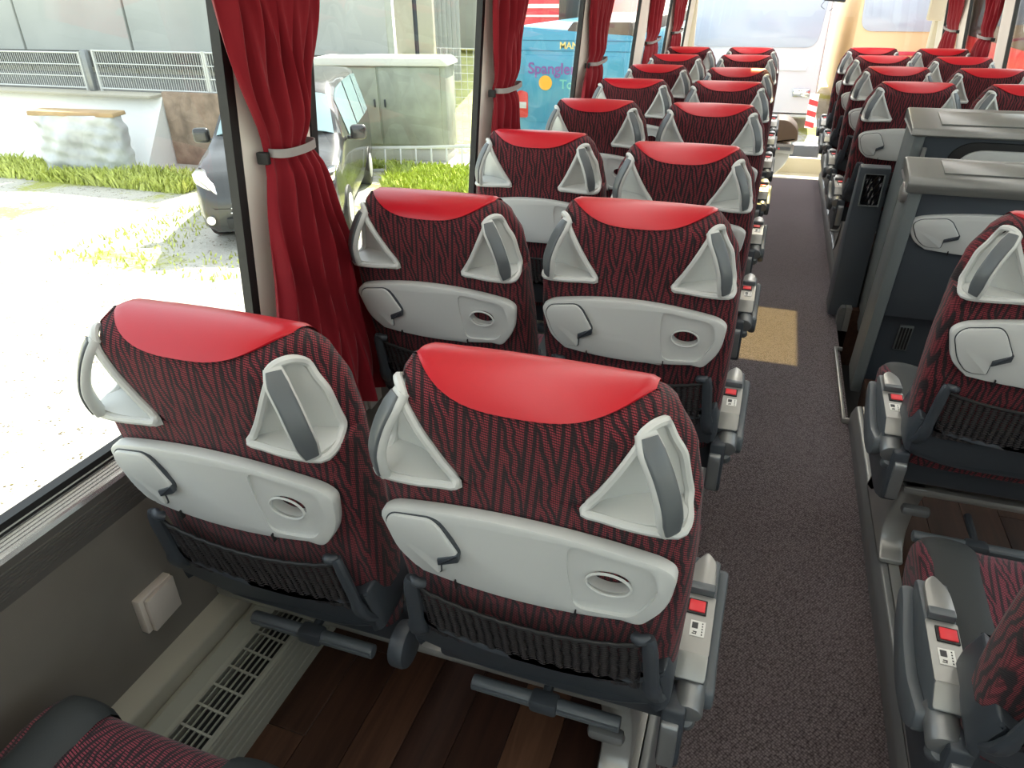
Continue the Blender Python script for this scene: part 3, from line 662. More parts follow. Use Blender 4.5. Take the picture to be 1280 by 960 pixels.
# --- pieces that do not recline, in the frame of the seat base (y forward, z up from the floor)
FP = []
def cushion():
    mb = MB()
    prof = rnd([(0.09, 0.415), (0.05, 0.525), (0.20, 0.535), (0.44, 0.560), (0.505, 0.545), (0.510, 0.47), (0.46, 0.40)], [.02, .03, .1, .05, .035, .05, .03], 4)
    xs = [(-0.236, 0.030), (-0.235, 0.012), (-0.226, 0.002), (-0.20, 0.0)] + [(-0.15 + 0.05 * i, 0.0) for i in range(7)] + [(0.20, 0.0), (0.226, 0.002), (0.235, 0.012), (0.236, 0.030)]
    vs = []; N = len(prof)
    for x, d in xs:
        q = inset(prof, d) if d else prof; crown = 0.008 * (1 - (x / 0.222) ** 2)
        vs += [(x, p[0], p[1] - (0.006 if abs(x) < 0.11 and p[1] > 0.5 else 0) + crown * 0) for p in q]
    fs = [tuple(range(N - 1, -1, -1)), tuple(range((len(xs) - 1) * N, len(xs) * N))]
    for k in range(len(xs) - 1): fs += [(k * N + i, k * N + (i + 1) % N, (k + 1) * N + (i + 1) % N, (k + 1) * N + i) for i in range(N)]
    mb.add(vs, fs); return mb
cu = cushion().build('seat_cushion', M['fabric_cushion'], root, 60); FP.append(cu)
for sd in (-1, 1):    # charcoal leather side bolster let into the cushion
    mb = MB()
    def bol(u, v, sd=sd):
        y = [0.06, 0.12, 0.2, 0.3, 0.38, 0.44, 0.475, 0.497, 0.5085, 0.5115, 0.5115, 0.505][round(v * 11)]; z = [0.529, 0.532, 0.536, 0.545, 0.553, 0.559, 0.557, 0.547, 0.530, 0.505, 0.47, 0.43][round(v * 11)]
        b = math.sin(PI * u) ** 0.5; x = lerp(0.122, 0.229, u); ed = 0.010 * max(0, (u - 0.7) / 0.3) ** 2
        return (sd * (x - 0.02 * v * (1 - u) * 0), y + (0.006 * b if v > 0.6 else 0), z + (0.010 * b - 0.004 if v <= 0.85 else 0) - ed)
    grid(mb, bol, 10, 12); mb.build('side_bolster', M['dark_leather'], cu, 70)
mb = MB(); box(mb, (0, 0.30, 0.400), (0.43, 0.34, 0.045), 0.015); box(mb, (0, 0.070, 0.463), (0.468, 0.034, 0.125), 0.012); FP.append(mb.build('seat_pan', M['dark_plastic'], root))
mb = MB()
for sd in (-1, 1): cyl(mb, (sd * 0.025, 0.03, 0.385), (sd * 0.150, 0.03, 0.385), 0.0155, n=14, bev=0.003); box(mb, (sd * 0.088, 0.0150, 0.391), (0.118, 0.006, 0.004), 0.001)
fb = mb.build('footrest_bar', M['mid_plastic'], root); FP.append(fb)
mb = MB(); box(mb, (0, 0.03, 0.385), (0.058, 0.038, 0.034), 0.009); mb.build('bar_joint', M['dark_plastic'], fb)
mb = MB(); tube(mb, smooth_path([(0, 0.035, 0.388), (0, 0.08, 0.394), (0, 0.15, 0.398)], 4), 0.010, 8); mb.build('bar_arm', M['dark_plastic'], fb)
# window seats end in a round joint on the inner side
mb = MB(); cyl(mb, (0.228, 0.0, 0.478), (0.262, 0.0, 0.478), 0.046, n=28, bev=0.008); hub0 = mb.build('pivot_cap', M['dark_plastic'], None)
def armrest(s, ao):
    """aisle armrest, s = +1 on the seat's right"""
    x0 = s * ao; r = []
    mb = MB(); body = rnd([(0.030, 0.560), (0.060, 0.592), (0.185, 0.602), (0.195, 0.604), (0.285, 0.606), (0.300, 0.594), (0.285, 0.572), (0.22, 0.535), (0.12, 0.520), (0.035, 0.535)], [.006, .006, .004, .004, .012, .01, .03, .04, .03, .015], 4)
    slab(mb, body, x0 - 0.027, x0 + 0.027, 0.006, lambda u, v, w: (w, u, v)); a = mb.build('armrest', M['mid_plastic'], None); r.append(a)
    mb = MB(); top = rnd([(-0.026, 0.055), (0.026, 0.055), (0.026, 0.186), (-0.026, 0.186)], 0.004, 2); sl = (0.602 - 0.592) / 0.125
    slab(mb, top, 0.004, -0.0005, 0.0, lambda u, v, w: (x0 + u, v, 0.5925 + (v - 0.06) * sl + (0.004 - w) * 0.6 - 0.0008)); mb.build('control_plate', M['silver'], a)
    mb = MB(); slab(mb, rnd([(-0.026, 0.026), (0.026, 0.026), (0.026, 0.056), (-0.026, 0.056)], 0.004, 2), 0, 0.003, 0.001, lambda u, v, w: (x0 + u, v, 0.5605 + (v - 0.028) * 1.16 + w)); mb.build('end_bevel', M['silver'], a)
    mb = MB(); pad = rnd([(-0.024, 0.195), (0.024, 0.195), (0.022, 0.262), (0.0, 0.300), (-0.020, 0.275)], [.003, .003, .02, .012, .02], 4)
    slab(mb, pad, 0, 0.016, 0.005, lambda u, v, w: (x0 - s * 0.001 + u * s * -1, v, 0.6025 + (v - 0.19) * -0.02 + w)); p = mb.build('lid', M['silver'], a)
    mb = MB(); box(mb, (x0, 0.196, 0.612), (0.045, 0.020, 0.016), 0.003); mb.build('lid_end', M['dark_inlay'], p)
    mb = MB(); q = Matrix.Translation((x0 - s * 0.006, 0.156, 0.5925 + 0.096 * sl + 0.003)) @ Matrix.Rotation(math.atan(sl), 4, 'X'); box(mb, (0, 0, 0), (0.037, 0.034, 0.004), 0.0015, mtx=q); bz = mb.build('button_frame', M['black'], a)
    mb = MB(); box(mb, (0.001, 0, 0.002), (0.029, 0.026, 0.005), 0.002, mtx=q); mb.build('release_button', M['red_button'], a)
    q = Matrix.Translation((x0 + s * 0.001, 0.108, 0.5925 + 0.048 * sl + 0.0026)) @ Matrix.Rotation(math.atan(sl), 4, 'X')
    mb = MB(); box(mb, (0, 0, 0), (0.026, 0.034, 0.0008), 0, mtx=q); mb.build('number_sticker', M['sticker'], a)
    mb = MB()
    for k in range(5): box(mb, (0.008, -0.012 + k * 0.006, 0.0007), (0.0022, 0.0026, 0.0006), 0, mtx=q)
    box(mb, (-0.005, 0.006, 0.0007), (0.0105, 0.013, 0.0005), 0, mtx=q); box(mb, (-0.004, -0.008, 0.0007), (0.007, 0.0018, 0.0006), 0, mtx=q); box(mb, (-0.006, -0.012, 0.0007), (0.0055, 0.0018, 0.0006), 0, mtx=q); box(mb, (-0.002, -0.0105, 0.0007), (0.0016, 0.005, 0.0006), 0, mtx=q)
    mb.build('sticker_print', M['ink'], a)
    mb = MB(); cyl(mb, (x0 + s * 0.004, -0.012, 0.520), (x0 + s * 0.004, 0.060, 0.535), 0.027, n=26, bev=0.005); hb = mb.build('hub', M['silver_dark'], None); r.append(hb)
    mb = MB(); cyl(mb, (x0 + s * 0.004, -0.006, 0.500), (x0 + s * 0.004, 0.01, 0.478), 0.014, 0.018, n=12, bev=0.003); mb.build('knob', M['dark_inlay'], hb)
    mb = MB(); sw = rnd([(0.020, 0.500), (0.075, 0.455), (0.16, 0.450), (0.25, 0.49), (0.305, 0.55), (0.300, 0.580), (0.26, 0.570), (0.20, 0.535), (0.12, 0.520), (0.03, 0.540)], [.02, .03, .05, .06, .015, .015, .06, .05, .03, .01], 4)
    slab(mb, sw, x0 + s * 0.020, x0 + s * 0.046, 0.008, lambda u, v, w: (w, u, v)); r.append(mb.build('swing_arm', M['mid_plastic'], None))
    mb = MB(); sc = rnd([(-0.03, 0.545), (0.035, 0.540), (0.10, 0.46), (0.40, 0.44), (0.42, 0.40), (0.36, 0.355), (0.06, 0.345), (-0.035, 0.39)], [.01, .02, .03, .03, .02, .03, .03, .03], 4)
    slab(mb, sc, x0 - s * 0.036, x0 + s * 0.004, 0.008, lambda u, v, w: (w, u, v)); side = mb.build('side_cover', M['dark_plastic'], None); r.append(side)
    mb = MB(); slab(mb, rnd([(-0.037, 0.50), (-0.032, 0.515), (0.02, 0.51), (0.03, 0.42), (-0.03, 0.395)], 0.008, 3), x0 - s * 0.034, x0 - s * 0.004, 0.004, lambda u, v, w: (w, u - 0.006, v)); mb.build('cover_cap', M['silver_dark'], side)
    return r
ARM = {1: armrest(1, 0.258), -1: armrest(-1, 0.244)}
def place_seat(x, yp, rec, rot, label, group, arm=0, cap=False, dz=0.0):
    t = tag(empty('coach_seat', (x, yp, dz), rot), label, 'seat', group)
    for p in BP:
        c = copy_tree(p, t); c.location = (0, 0, PZ); c.rotation_euler = (math.radians(rec), 0, 0)
    for p in FP: copy_tree(p, t)
    if arm:
        for p in ARM[arm]: copy_tree(p, t)
    if cap: copy_tree(hub0, t)
    return t
SX_A, SX_W = 0.4565, 0.954
YP = [0.842 + 0.837 * i for i in range(8)]
ORD = ['first', 'second', 'third', 'fourth', 'fifth', 'sixth', 'seventh', 'eighth']
recA = [8, 8, 14, 9, 8, 12, 6, 9]; recW = [8, 12, 9, 9, 8, 8, 8, 10]
GL = 'coach seats left of the aisle'; GR = 'coach seats right of the aisle'
def desc(i, n): return 'nearest' if i == 0 else (ORD[i] + ' from the camera' if i < n - 1 else 'farthest from the camera')
XW = [-0.981, -0.964, -0.962, -0.956, -0.954, -0.954, -0.954, -0.954]
for i in range(8):
    place_seat(-SX_A, YP[i], recA[i], 0, 'coach seat with red headrest, left aisle column, ' + desc(i, 8), GL, arm=1)
    place_seat(XW[i], YP[i], recW[i], 0, 'coach seat with red headrest, left window column, ' + (desc(i, 8) if i else 'nearest of those seen from behind'), GL, cap=True)
place_seat(-0.985, YP[0] - 0.837, 10, 0, 'patterned seat cushion with charcoal corner at the bottom left edge', GL, cap=True)
YR = [4.42, 5.255, 6.09, 6.88]
for i in range(4):
    place_seat(SX_A, YR[i], 10, 0, 'coach seat with red headrest, right aisle column beyond the dark partitions, ' + (ORD[i] + ' from them'), GR, arm=-1)
    place_seat(SX_W, YR[i], 10, 0, 'coach seat with red headrest, right window column beyond the dark partitions, ' + (ORD[i] + ' from them'), GR)
q_ = place_seat(SX_A + 0.012, 1.79, 4, 0, 'coach seat at the right edge behind the low partition, back and tray cut off', GR, arm=-1)
for c in q_.children:
    if c.name.startswith('footrest_bar'): c.location = (0, -0.075, -0.085)      # folded down on this seat
place_seat(SX_A, 0.915, 9, 0, 'coach seat at the bottom right corner, only cushion and armrest in view', GR, arm=-1)
def drop(o):
    for c in list(o.children): drop(c)
    bpy.data.objects.remove(o)
for lst in ARM.values():
    for p in lst: drop(p)
drop(hub0); drop(root)

# seat frames: cast pedestal on the aisle rail and a beam to the wall
def seat_frame(s, yp, label):
    t = tag(empty('seat_frame', (s * 0.30, yp, FZ)), label, 'seat frame', 'silver seat frames')
    xi = (0.297 - 0.30)
    mb = MB(); leg = rnd([(0.00, 0.006), (0.40, 0.006), (0.40, 0.022), (0.30, 0.060), (0.25, 0.15), (0.29, 0.235), (0.31, 0.27), (0.02, 0.27), (0.05, 0.22), (0.075, 0.12), (0.05, 0.045), (0.00, 0.020)], [.003, .003, .004, .08, .06, .04, .01, .01, .05, .06, .05, .004], 5)
    slab(mb, leg, s * -0.012, s * 0.056, 0.010, lambda u, v, w: (w + s * 0.06 * max(0, (v - 0.08)) , u + 0.07, v)); mb.build('pedestal', M['silver'], t)
    mb = MB(); box(mb, (s * 0.50, 0.112, 0.257), (1.0, 0.036, 0.026), 0.010); mb.build('rear_beam', M['silver'], t)
    mb = MB(); box(mb, (s * 0.50, 0.34, 0.250), (1.0, 0.050, 0.034), 0.010); mb.build('front_beam', M['silver'], t)
    mb = MB(); box(mb, (s * 0.035, 0.052, 0.225), (0.075, 0.030, 0.030), 0.012); mb.build('clamp', M['silver_dark'], t)
    mb = MB(); box(mb, (s * 0.50, 0.25, 0.225), (0.05, 0.25, 0.03), 0.008); mb.build('cross_link', M['silver_dark'], t)
    return t
for i in range(8): seat_frame(-1, YP[i], 'silver pedestal and beams under the ' + ORD[i] + ' pair of seats left of the aisle')
seat_frame(-1, YP[0] - 0.837, 'silver pedestal and beams under the seat at the bottom left corner')
for i in range(4): seat_frame(1, YR[i], 'silver pedestal and beams under the ' + ORD[i] + ' seat pair beyond the partitions on the right')
seat_frame(1, 1.79, 'cast silver pedestal on the rail under the right-hand seat behind the low partition')
seat_frame(1, 0.93, 'cast silver pedestal under the bottom right corner seat')

# ------------------------------------------------------------------ partitions round the middle stairwell
def partition(x0, x1, y, dep, top, lean, label, tray, z0=0.0, lip=0.045):
    r = tag(empty('stairwell_partition', (x0, y, z0)), label, 'partition'); r.rotation_euler = (math.radians(lean), 0, 0)
    W_ = x1 - x0
    mb = MB(); slab(mb, rnd([(0, 0), (0, top), (dep, top), (dep, 0)], [0, .01, .01, 0], 3), 0, 0.045, 0.008, lambda u, v, w: (w, u, v)); mb.build('end_panel', M['partition_edge'], r)
    mb = MB(); box(mb, (0.045 + (W_ - 0.045) / 2, 0.06, top * 0.70), (W_ - 0.045, 0.08, top * 0.60), 0.006); up = mb.build('upper_panel', M['partition'], r)
    mb = MB(); box(mb, (0.045 + (W_ - 0.045) / 2, 0.12, top * 0.26), (W_ - 0.045, 0.06, top * 0.52)); low = mb.build('lower_panel', M['partition'], r)
    mb = MB(); box(mb, (0.16, 0.086, top * 0.26), (0.055, 0.012, 0.13), 0.004); vf = mb.build('vent_frame', M['partition_edge'], low)
    mb = MB()
    for k in range(4): box(mb, (0.142 + k * 0.012, 0.079, top * 0.26), (0.006, 0.008, 0.11))
    mb.build('vent_slots', M['black'], vf)
    mb = MB(); sec = rnd([(-0.022, top - lip), (-0.028, top - 0.010), (-0.010, top + 0.012), (dep - 0.02, top + 0.016), (dep + 0.008, top + 0.004), (dep + 0.004, top - 0.05)], [.004, .015, .012, .012, .012, .004], 4)
    N = len(sec); X = [(-0.012, 0.012), (-0.016, 0.004), (-0.010, 0.0), (W_, 0.0)]; vs = []
    for x, d in X:
        q = inset(sec, d) if d else sec; vs += [(x, p[0], p[1]) for p in q]
    fs = [tuple(range(N - 1, -1, -1)), tuple(range(3 * N, 4 * N))]
    for k in range(3): fs += [(k * N + i, k * N + (i + 1) % N, (k + 1) * N + (i + 1) % N, (k + 1) * N + i) for i in range(N)]
    mb.add(vs, fs); cap = mb.build('top_cap', M['partition_cap'], r)
    mb = MB(); box(mb, (W_ / 2 + 0.03, dep * 0.45, top + 0.016), (W_ - 0.14, dep * 0.60, 0.006), 0.002); mb.build('cap_inlay', M['partition_cap'], cap)
    return r
p1 = partition(0.305, 1.27, 3.13, 0.19, 1.005, 11, 'low slate partition with a light folded tray, in front of the stairwell', True)
tr = empty('tmp'); t1 = tray_parts(tr, 0.0, 0.0); t1.parent = p1; t1.location = (0.335, 0.022, 0.470); t1.scale = (1.35, 1, 1.0); bpy.data.objects.remove(tr)
mb = MB(); cyl(mb, (-0.020, 0.055, 0.93), (0.03, 0.055, 0.93), 0.040, n=24, bev=0.012); mb.build('end_grip', M['silver'], p1)
p2 = partition(0.385, 1.27, 3.82, 0.27, 1.070, 11, 'taller slate partition beyond the stairwell with a dark niche and silver edge post', False, lip=0.018)
mb = MB(); cyl(mb, (0.052, -0.012, 0.50), (0.052, -0.012, 1.0), 0.009, n=12); mb.build('edge_post', M['silver'], p2)
mb = MB(); slab(mb, rnd([(0.15, 0.62), (0.15, 1.025), (0.86, 1.025), (0.86, 0.62)], [.02, .12, .12, .02], 8), 0.02, 0.010, 0.003, lambda u, v, w: (u, w, v)); ni = mb.build('niche_frame', M['black'], p2)
mb = MB(); slab(mb, rnd([(0.19, 0.62), (0.19, 0.995), (0.84, 0.995), (0.84, 0.62)], [.02, .11, .11, .02], 8), 0.012, -0.004, 0.004, lambda u, v, w: (u, w, v)); mb.build('niche_tray', M['light_plastic'], ni)
# waste bin on the aisle side of the taller partition
r = tag(empty('waste_bin', (0.225, 3.95, 0.0)), 'tall slate waste bin with a black liner, beside the taller partition', 'bin')
mb = MB(); prof = rnd([(0.0, 0.03), (0.0, 0.60), (-0.015, 0.82), (0.02, 0.83), (0.06, 0.82), (0.16, 0.45), (0.20, 0.03)], [.004, .05, .006, .01, .02, .08, .004], 4)
slab(mb, prof, 0.012, 0.150, 0.006, lambda u, v, w: (w - 0.03 * max(0, min(1, (0.6 - v) / 0.6)) * (1 if w < 0.08 else 0) * 0, u, v)); bn = mb.build('body', M['partition'], r)
ct = MB(); box(ct, (0.085, -0.01, 0.71), (0.090, 0.10, 0.16), 0.012); boolean(bn, [ct.build('cut', None, r)])
mb = MB()
def liner(u, v): return (lerp(0.040, 0.130, u), 0.010 + 0.010 * math.sin(u * 9 + v * 5) + 0.006 * math.sin(u * 23 - v * 17), lerp(0.632, 0.788, v))
grid(mb, liner, 26, 22); mb.build('bin_liner', mat('bin_bag', (0.012, 0.012, 0.014), 0.22), r, 80)
mb = MB(); tube(mb, [(0.040 + 0.09 * a, -0.010, 0.632 + 0.156 * b_) for a, b_ in ((0, 0), (1, 0), (1, 1), (0, 1))], 0.0045, 6, True); mb.build('slot_rim', M['partition_edge'], r)

# ------------------------------------------------------------------ front of the coach
r = tag(empty('dashboard', (-0.20, 8.55, -0.3)), 'grey and silver dashboard with a dark brown hood beyond the aisle end', 'dashboard')
mb = MB(); slab(mb, rnd([(-0.80, 0.0), (-0.80, 0.50), (0.10, 0.44), (0.24, 0.36), (0.20, 0.18), (0.02, 0.0)], [.05, .05, .15, .12, .12, .1], 6), -0.02, 0.45, 0.04, lambda u, v, w: (u, w, v)); mb.build('body', M['light_plastic'], r)
mb = MB(); slab(mb, rnd([(0.02, 0.40), (0.02, 0.66), (0.16, 0.66), (0.27, 0.56), (0.275, 0.44)], [.02, .04, .10, .08, .02], 6), -0.04, 0.36, 0.03, lambda u, v, w: (u, w, v)); mb.build('hood', mat('brown_hood', (0.10, 0.065, 0.04), 0.6), r)
mb = MB(); box(mb, (0.12, -0.055, 0.36), (0.26, 0.03, 0.10), 0.01); sp_ = mb.build('switch_panel', M['silver'], r)
mb = MB(); box(mb, (0.12, -0.073, 0.365), (0.20, 0.006, 0.035), 0.002); mb.build('display', M['dark_inlay'], sp_)
mb = MB(); cyl(mb, (0.10, -0.078, 0.365), (0.10, -0.074, 0.365), 0.010, n=12); mb.build('warning_button', M['red_button'], sp_)
r = tag(empty('step_landing', (0.30, 8.1, -0.34)), 'pale wood coloured curved step landing at the front door', 'step')
mb = MB(); slab(mb, [(-0.42, -0.70)] + [(-0.42 + 0.75 * math.sin(a), -0.70 + 1.05 * (1 - math.cos(a))) for a in [PI / 2 * k / 12 for k in range(1, 13)]] + [(0.33, -0.70)], 0, 0.03, 0.004, lambda u, v, w: (u, v, w)); mb.build('tread', mat('pale_wood', (0.50, 0.33, 0.19), 0.5, var=(6, 0.1)), r)
mb = MB(); slab(mb, [(-0.42, -0.70)] + [(-0.42 + 0.75 * math.sin(a), -0.70 + 1.05 * (1 - math.cos(a))) for a in [PI / 2 * k / 12 for k in range(1, 13)]] + [(-0.10, 0.40), (-0.42, 0.30)], 0.03, 0.12, 0.01, lambda u, v, w: (u - 0.04, v + 0.02, w)); mb.build('kerb', M['light_plastic'], r)
r = tag(empty('interior_mirror', (0.20, 9.05, 1.47)), 'small dark mirror hanging at the top centre of the windscreen', 'mirror')
mb = MB(); slab(mb, rnd([(-0.10, 0.0), (-0.09, 0.05), (0.02, 0.06), (0.12, 0.02), (0.12, -0.02)], 0.02, 4), 0, 0.05, 0.008, lambda u, v, w: (u, w, v)); mb.build('housing', M['dark_plastic'], r)
mb = MB(); tube(mb, [(0.0, 0.02, 0.04), (0.0, 0.03, 0.44)], 0.006, 8); tube(mb, smooth_path([(-0.08, 0.02, 0.0), (-0.11, 0.01, -0.05), (-0.07, 0.02, -0.08)], 4), 0.003, 6); tube(mb, smooth_path([(0.0, 0.02, 0.0), (0.02, 0.01, -0.05), (-0.02, 0.02, -0.10)], 4), 0.003, 6); mb.build('mount', M['dark_inlay'], r)
mb = MB(); box(mb, (1.17, 8.95, 1.46), (0.14, 0.12, 0.34), 0.02); tag(mb.build('visor_box', M['cream']), 'cream box hanging at the right corner of the windscreen beside the red curtain', 'box')

# ------------------------------------------------------------------ the yard outside
GZ = -1.30
def m_yard():
    m = mat('yard_gravel_grass', (0.6, 0.58, 0.5), 0.95, spec=0.1); g = NG(m); b = m.node_tree.nodes['Principled BSDF']
    tc = g.node('ShaderNodeTexCoord')
    n1 = g.node('ShaderNodeTexNoise'); n1.inputs['Scale'].default_value = 0.55; n1.inputs['Detail'].default_value = 9; n1.inputs['Roughness'].default_value = 0.62; g.l.new(tc.outputs['Object'], n1.inputs['Vector'])
    n2 = g.node('ShaderNodeTexNoise'); n2.inputs['Scale'].default_value = 16; n2.inputs['Detail'].default_value = 4; g.l.new(tc.outputs['Object'], n2.inputs['Vector'])
    n3 = g.node('ShaderNodeTexVoronoi'); n3.inputs['Scale'].default_value = 26; g.l.new(tc.outputs['Object'], n3.inputs['Vector'])
    gm = g.node('ShaderNodeMapRange'); g.l.new(g.math('ADD', n1.outputs['Fac'], g.math('MULTIPLY', g.math('SUBTRACT', n2.outputs['Fac'], 0.5), 0.25)), gm.inputs[0]); gm.inputs[1].default_value = 0.53; gm.inputs[2].default_value = 0.62
    st = g.node('ShaderNodeMapRange'); g.l.new(n3.outputs['Distance'], st.inputs[0]); st.inputs[1].default_value = 0.22; st.inputs[2].default_value = 0.42
    n4 = g.node('ShaderNodeTexNoise'); n4.inputs['Scale'].default_value = 7; n4.inputs['Detail'].default_value = 6; g.l.new(tc.outputs['Object'], n4.inputs['Vector'])
    pt = g.node('ShaderNodeMapRange'); g.l.new(n4.outputs['Fac'], pt.inputs[0]); pt.inputs[1].default_value = 0.50; pt.inputs[2].default_value = 0.60
    dark = g.math('MULTIPLY', g.math('SUBTRACT', 1.0, st.outputs[0]), pt.outputs[0])
    grav = g.mix(dark, (0.52, 0.50, 0.44), (0.07, 0.05, 0.02))
    c = g.mix(g.math('MULTIPLY', gm.outputs[0], 0.85), grav, (0.36, 0.38, 0.07))
    g.l.new(c, b.inputs['Base Color'])
    bp = g.node('ShaderNodeBump'); bp.inputs['Strength'].default_value = 0.6; bp.inputs['Distance'].default_value = 0.03; g.l.new(n2.outputs['Fac'], bp.inputs['Height']); g.l.new(bp.outputs[0], b.inputs['Normal'])
    return m
mb = MB(); mb.add([(-70, -30, GZ), (60, -30, GZ), (60, 90, GZ), (-70, 90, GZ)], [(0, 1, 2, 3)]); yd = tag(mb.build('ground', m_yard()), kind='structure')
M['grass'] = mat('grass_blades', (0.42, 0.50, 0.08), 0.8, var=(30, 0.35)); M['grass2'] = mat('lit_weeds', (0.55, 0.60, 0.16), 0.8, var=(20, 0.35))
def tufts(name, cx, cy, ax, ay, n, h, m, label, seed):
    rr = random.Random(seed); mb = MB()
    for i in range(n):
        x = cx + rr.uniform(-1, 1) * ax; y = cy + rr.uniform(-1, 1) * ay
        vx, vy = (x + 6.02) * 0.917 + (y - 7.30) * 0.399, -(x + 6.02) * 0.399 + (y - 7.30) * 0.917
        if abs(vx) < 1.15 and -0.1 < vy < 4.6: continue
        hh = h * rr.uniform(0.4, 1.1); a = rr.uniform(0, PI); w = 0.012 + 0.02 * rr.random() * (h > 0.1); lx, ly = rr.uniform(-.6, .6) * hh, rr.uniform(-.6, .6) * hh
        dx, dy = math.cos(a) * w, math.sin(a) * w
        mb.add([(x - dx, y - dy, GZ), (x + dx, y + dy, GZ), (x + lx * .5 + dx, y + ly * .5 + dy, GZ + hh * .6), (x + lx, y + ly, GZ + hh), (x + lx * .5 - dx, y + ly * .5 - dy, GZ + hh * .6)], [(0, 1, 2, 4), (4, 2, 3)])
    return tag(mb.build(name, m), label, 'grass', kind='stuff')
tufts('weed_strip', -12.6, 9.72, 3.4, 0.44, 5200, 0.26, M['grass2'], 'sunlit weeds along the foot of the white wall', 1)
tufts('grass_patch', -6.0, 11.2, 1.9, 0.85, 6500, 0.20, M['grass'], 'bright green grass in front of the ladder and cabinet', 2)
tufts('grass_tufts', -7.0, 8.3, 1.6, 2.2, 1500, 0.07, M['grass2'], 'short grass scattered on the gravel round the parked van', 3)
conc = mat('concrete_wall', (0.50, 0.51, 0.46), 0.9, var=(0.7, 0.08), bump=(30, 0.3, 0.01))
# tall concrete wall of separate panels
W_ = tag(empty('wall_concrete', (0, 0, 0)), kind='structure')
px = -33.80; meshes = {}
while px < -9.0:
    w = 3.62
    mb = MB(); box(mb, (0, 0, 0), (w - 0.05, 0.30, 6.0), 0.02, seg=1)
    if 'c' not in meshes: meshes['c'] = mb.mesh('concrete_panel'); meshes['c'].materials.append(conc)
    o = bpy.data.objects.new('concrete_panel', meshes['c']); COL.objects.link(o); o.parent = W_; o.location = (px + w / 2, 15.6 + 0.02 * (random.random() - .5), 2.7); px += w
mb = MB(); box(mb, (-21.2, 15.8, 2.6), (25.2, 0.1, 5.8)); mb.build('backing', M['black'], W_)
mb = MB(); box(mb, (-21.2, 15.25, 0.15), (26.0, 0.4, 0.35)); tag(mb.build('wall_footing', mat('dark_footing', (0.10, 0.10, 0.085), 0.95, var=(2, 0.3))), kind='structure')
mb = MB()
for k in range(10):
    x = -8.0 + k * 0.06; box(mb, (x, 17.0 + (0.03 if k % 2 else 0), 2.2), (0.06, 0.05, 5.0))
tag(mb.build('wall_corrugated', mat('corrugated_sheet', (0.42, 0.43, 0.40), 0.5)), kind='structure')
mb = MB(); box(mb, (-9.5, 19.0, 2.0), (1.1, 0.3, 6.6)); tag(mb.build('wall_rear_building', mat('pale_render', (0.78, 0.76, 0.66), 0.9)), kind='structure')  # sunlit brightness put into the colour, this face gets no sun
mb = MB(); cyl(mb, (-8.25, 16.4, -1.3), (-8.25, 16.4, 5.0), 0.05, n=10); tag(mb.build('rain_pipe', M['dark_plastic']), 'thin dark downpipe against the white strip of wall', 'pipe')
mb = MB(); box(mb, (-7.75, 19.0, 2.7), (1.5, 0.3, 4.9)); tag(mb.build('wall_far_grey', mat('grey_render', (0.42, 0.42, 0.39), 0.9, var=(1.5, 0.1))), kind='structure')
mb = MB(); box(mb, (-18.5, 13.3, -0.70), (19, 3.6, 1.1)); tag(mb.build('ground', mat('dark_asphalt', (0.12, 0.12, 0.11), 0.95, var=(2, 0.2))), kind='structure')
mb = MB(); mb.add([(-9.9, 15.0, GZ), (-5.4, 15.0, GZ), (-5.4, 19.2, 0.25), (-9.9, 19.2, 0.25), (-9.9, 19.2, GZ), (-5.4, 19.2, GZ)], [(0, 1, 2, 3), (3, 2, 5, 4), (0, 3, 4), (1, 5, 2), (0, 4, 5, 1)]); tag(mb.build('ground', mat('bank_grass', (0.55, 0.55, 0.22), 0.9, var=(3, 0.25))), kind='structure')
# sloped white sheet wall and its coping
white = mat('white_sheet', (0.86, 0.86, 0.83), 0.8)
mb = MB(); mb.add([(-24, 10.25, GZ), (-11.05, 10.45, GZ), (-11.05, 11.25, -0.10), (-24, 11.05, -0.10), (-24, 11.4, -0.10), (-11.05, 11.5, -0.10), (-24, 11.4, GZ), (-11.05, 11.5, GZ)], [(0, 1, 2, 3), (3, 2, 5, 4), (4, 5, 7, 6), (1, 7, 5, 2), (0, 3, 4, 6), (0, 6, 7, 1)]); tag(mb.build('wall_low_white', white), kind='structure')
mb = MB(); box(mb, (-17.7, 11.2, -0.075), (13.2, 0.45, 0.05), 0.01); tag(mb.build('trim_coping', mat('coping_stone', (0.45, 0.42, 0.34), 0.9)), kind='structure')
mb = MB(); box(mb, (-9.6, 11.25, -0.65), (2.85, 0.10, 1.30), 0.01); ob = tag(mb.build('brown_board', mat('weathered_board', (0.30, 0.22, 0.16), 0.9, var=(4, 0.35), bump=(12, 0.5, 0.02))), 'weathered brown board wall panel behind the parked van', 'board')
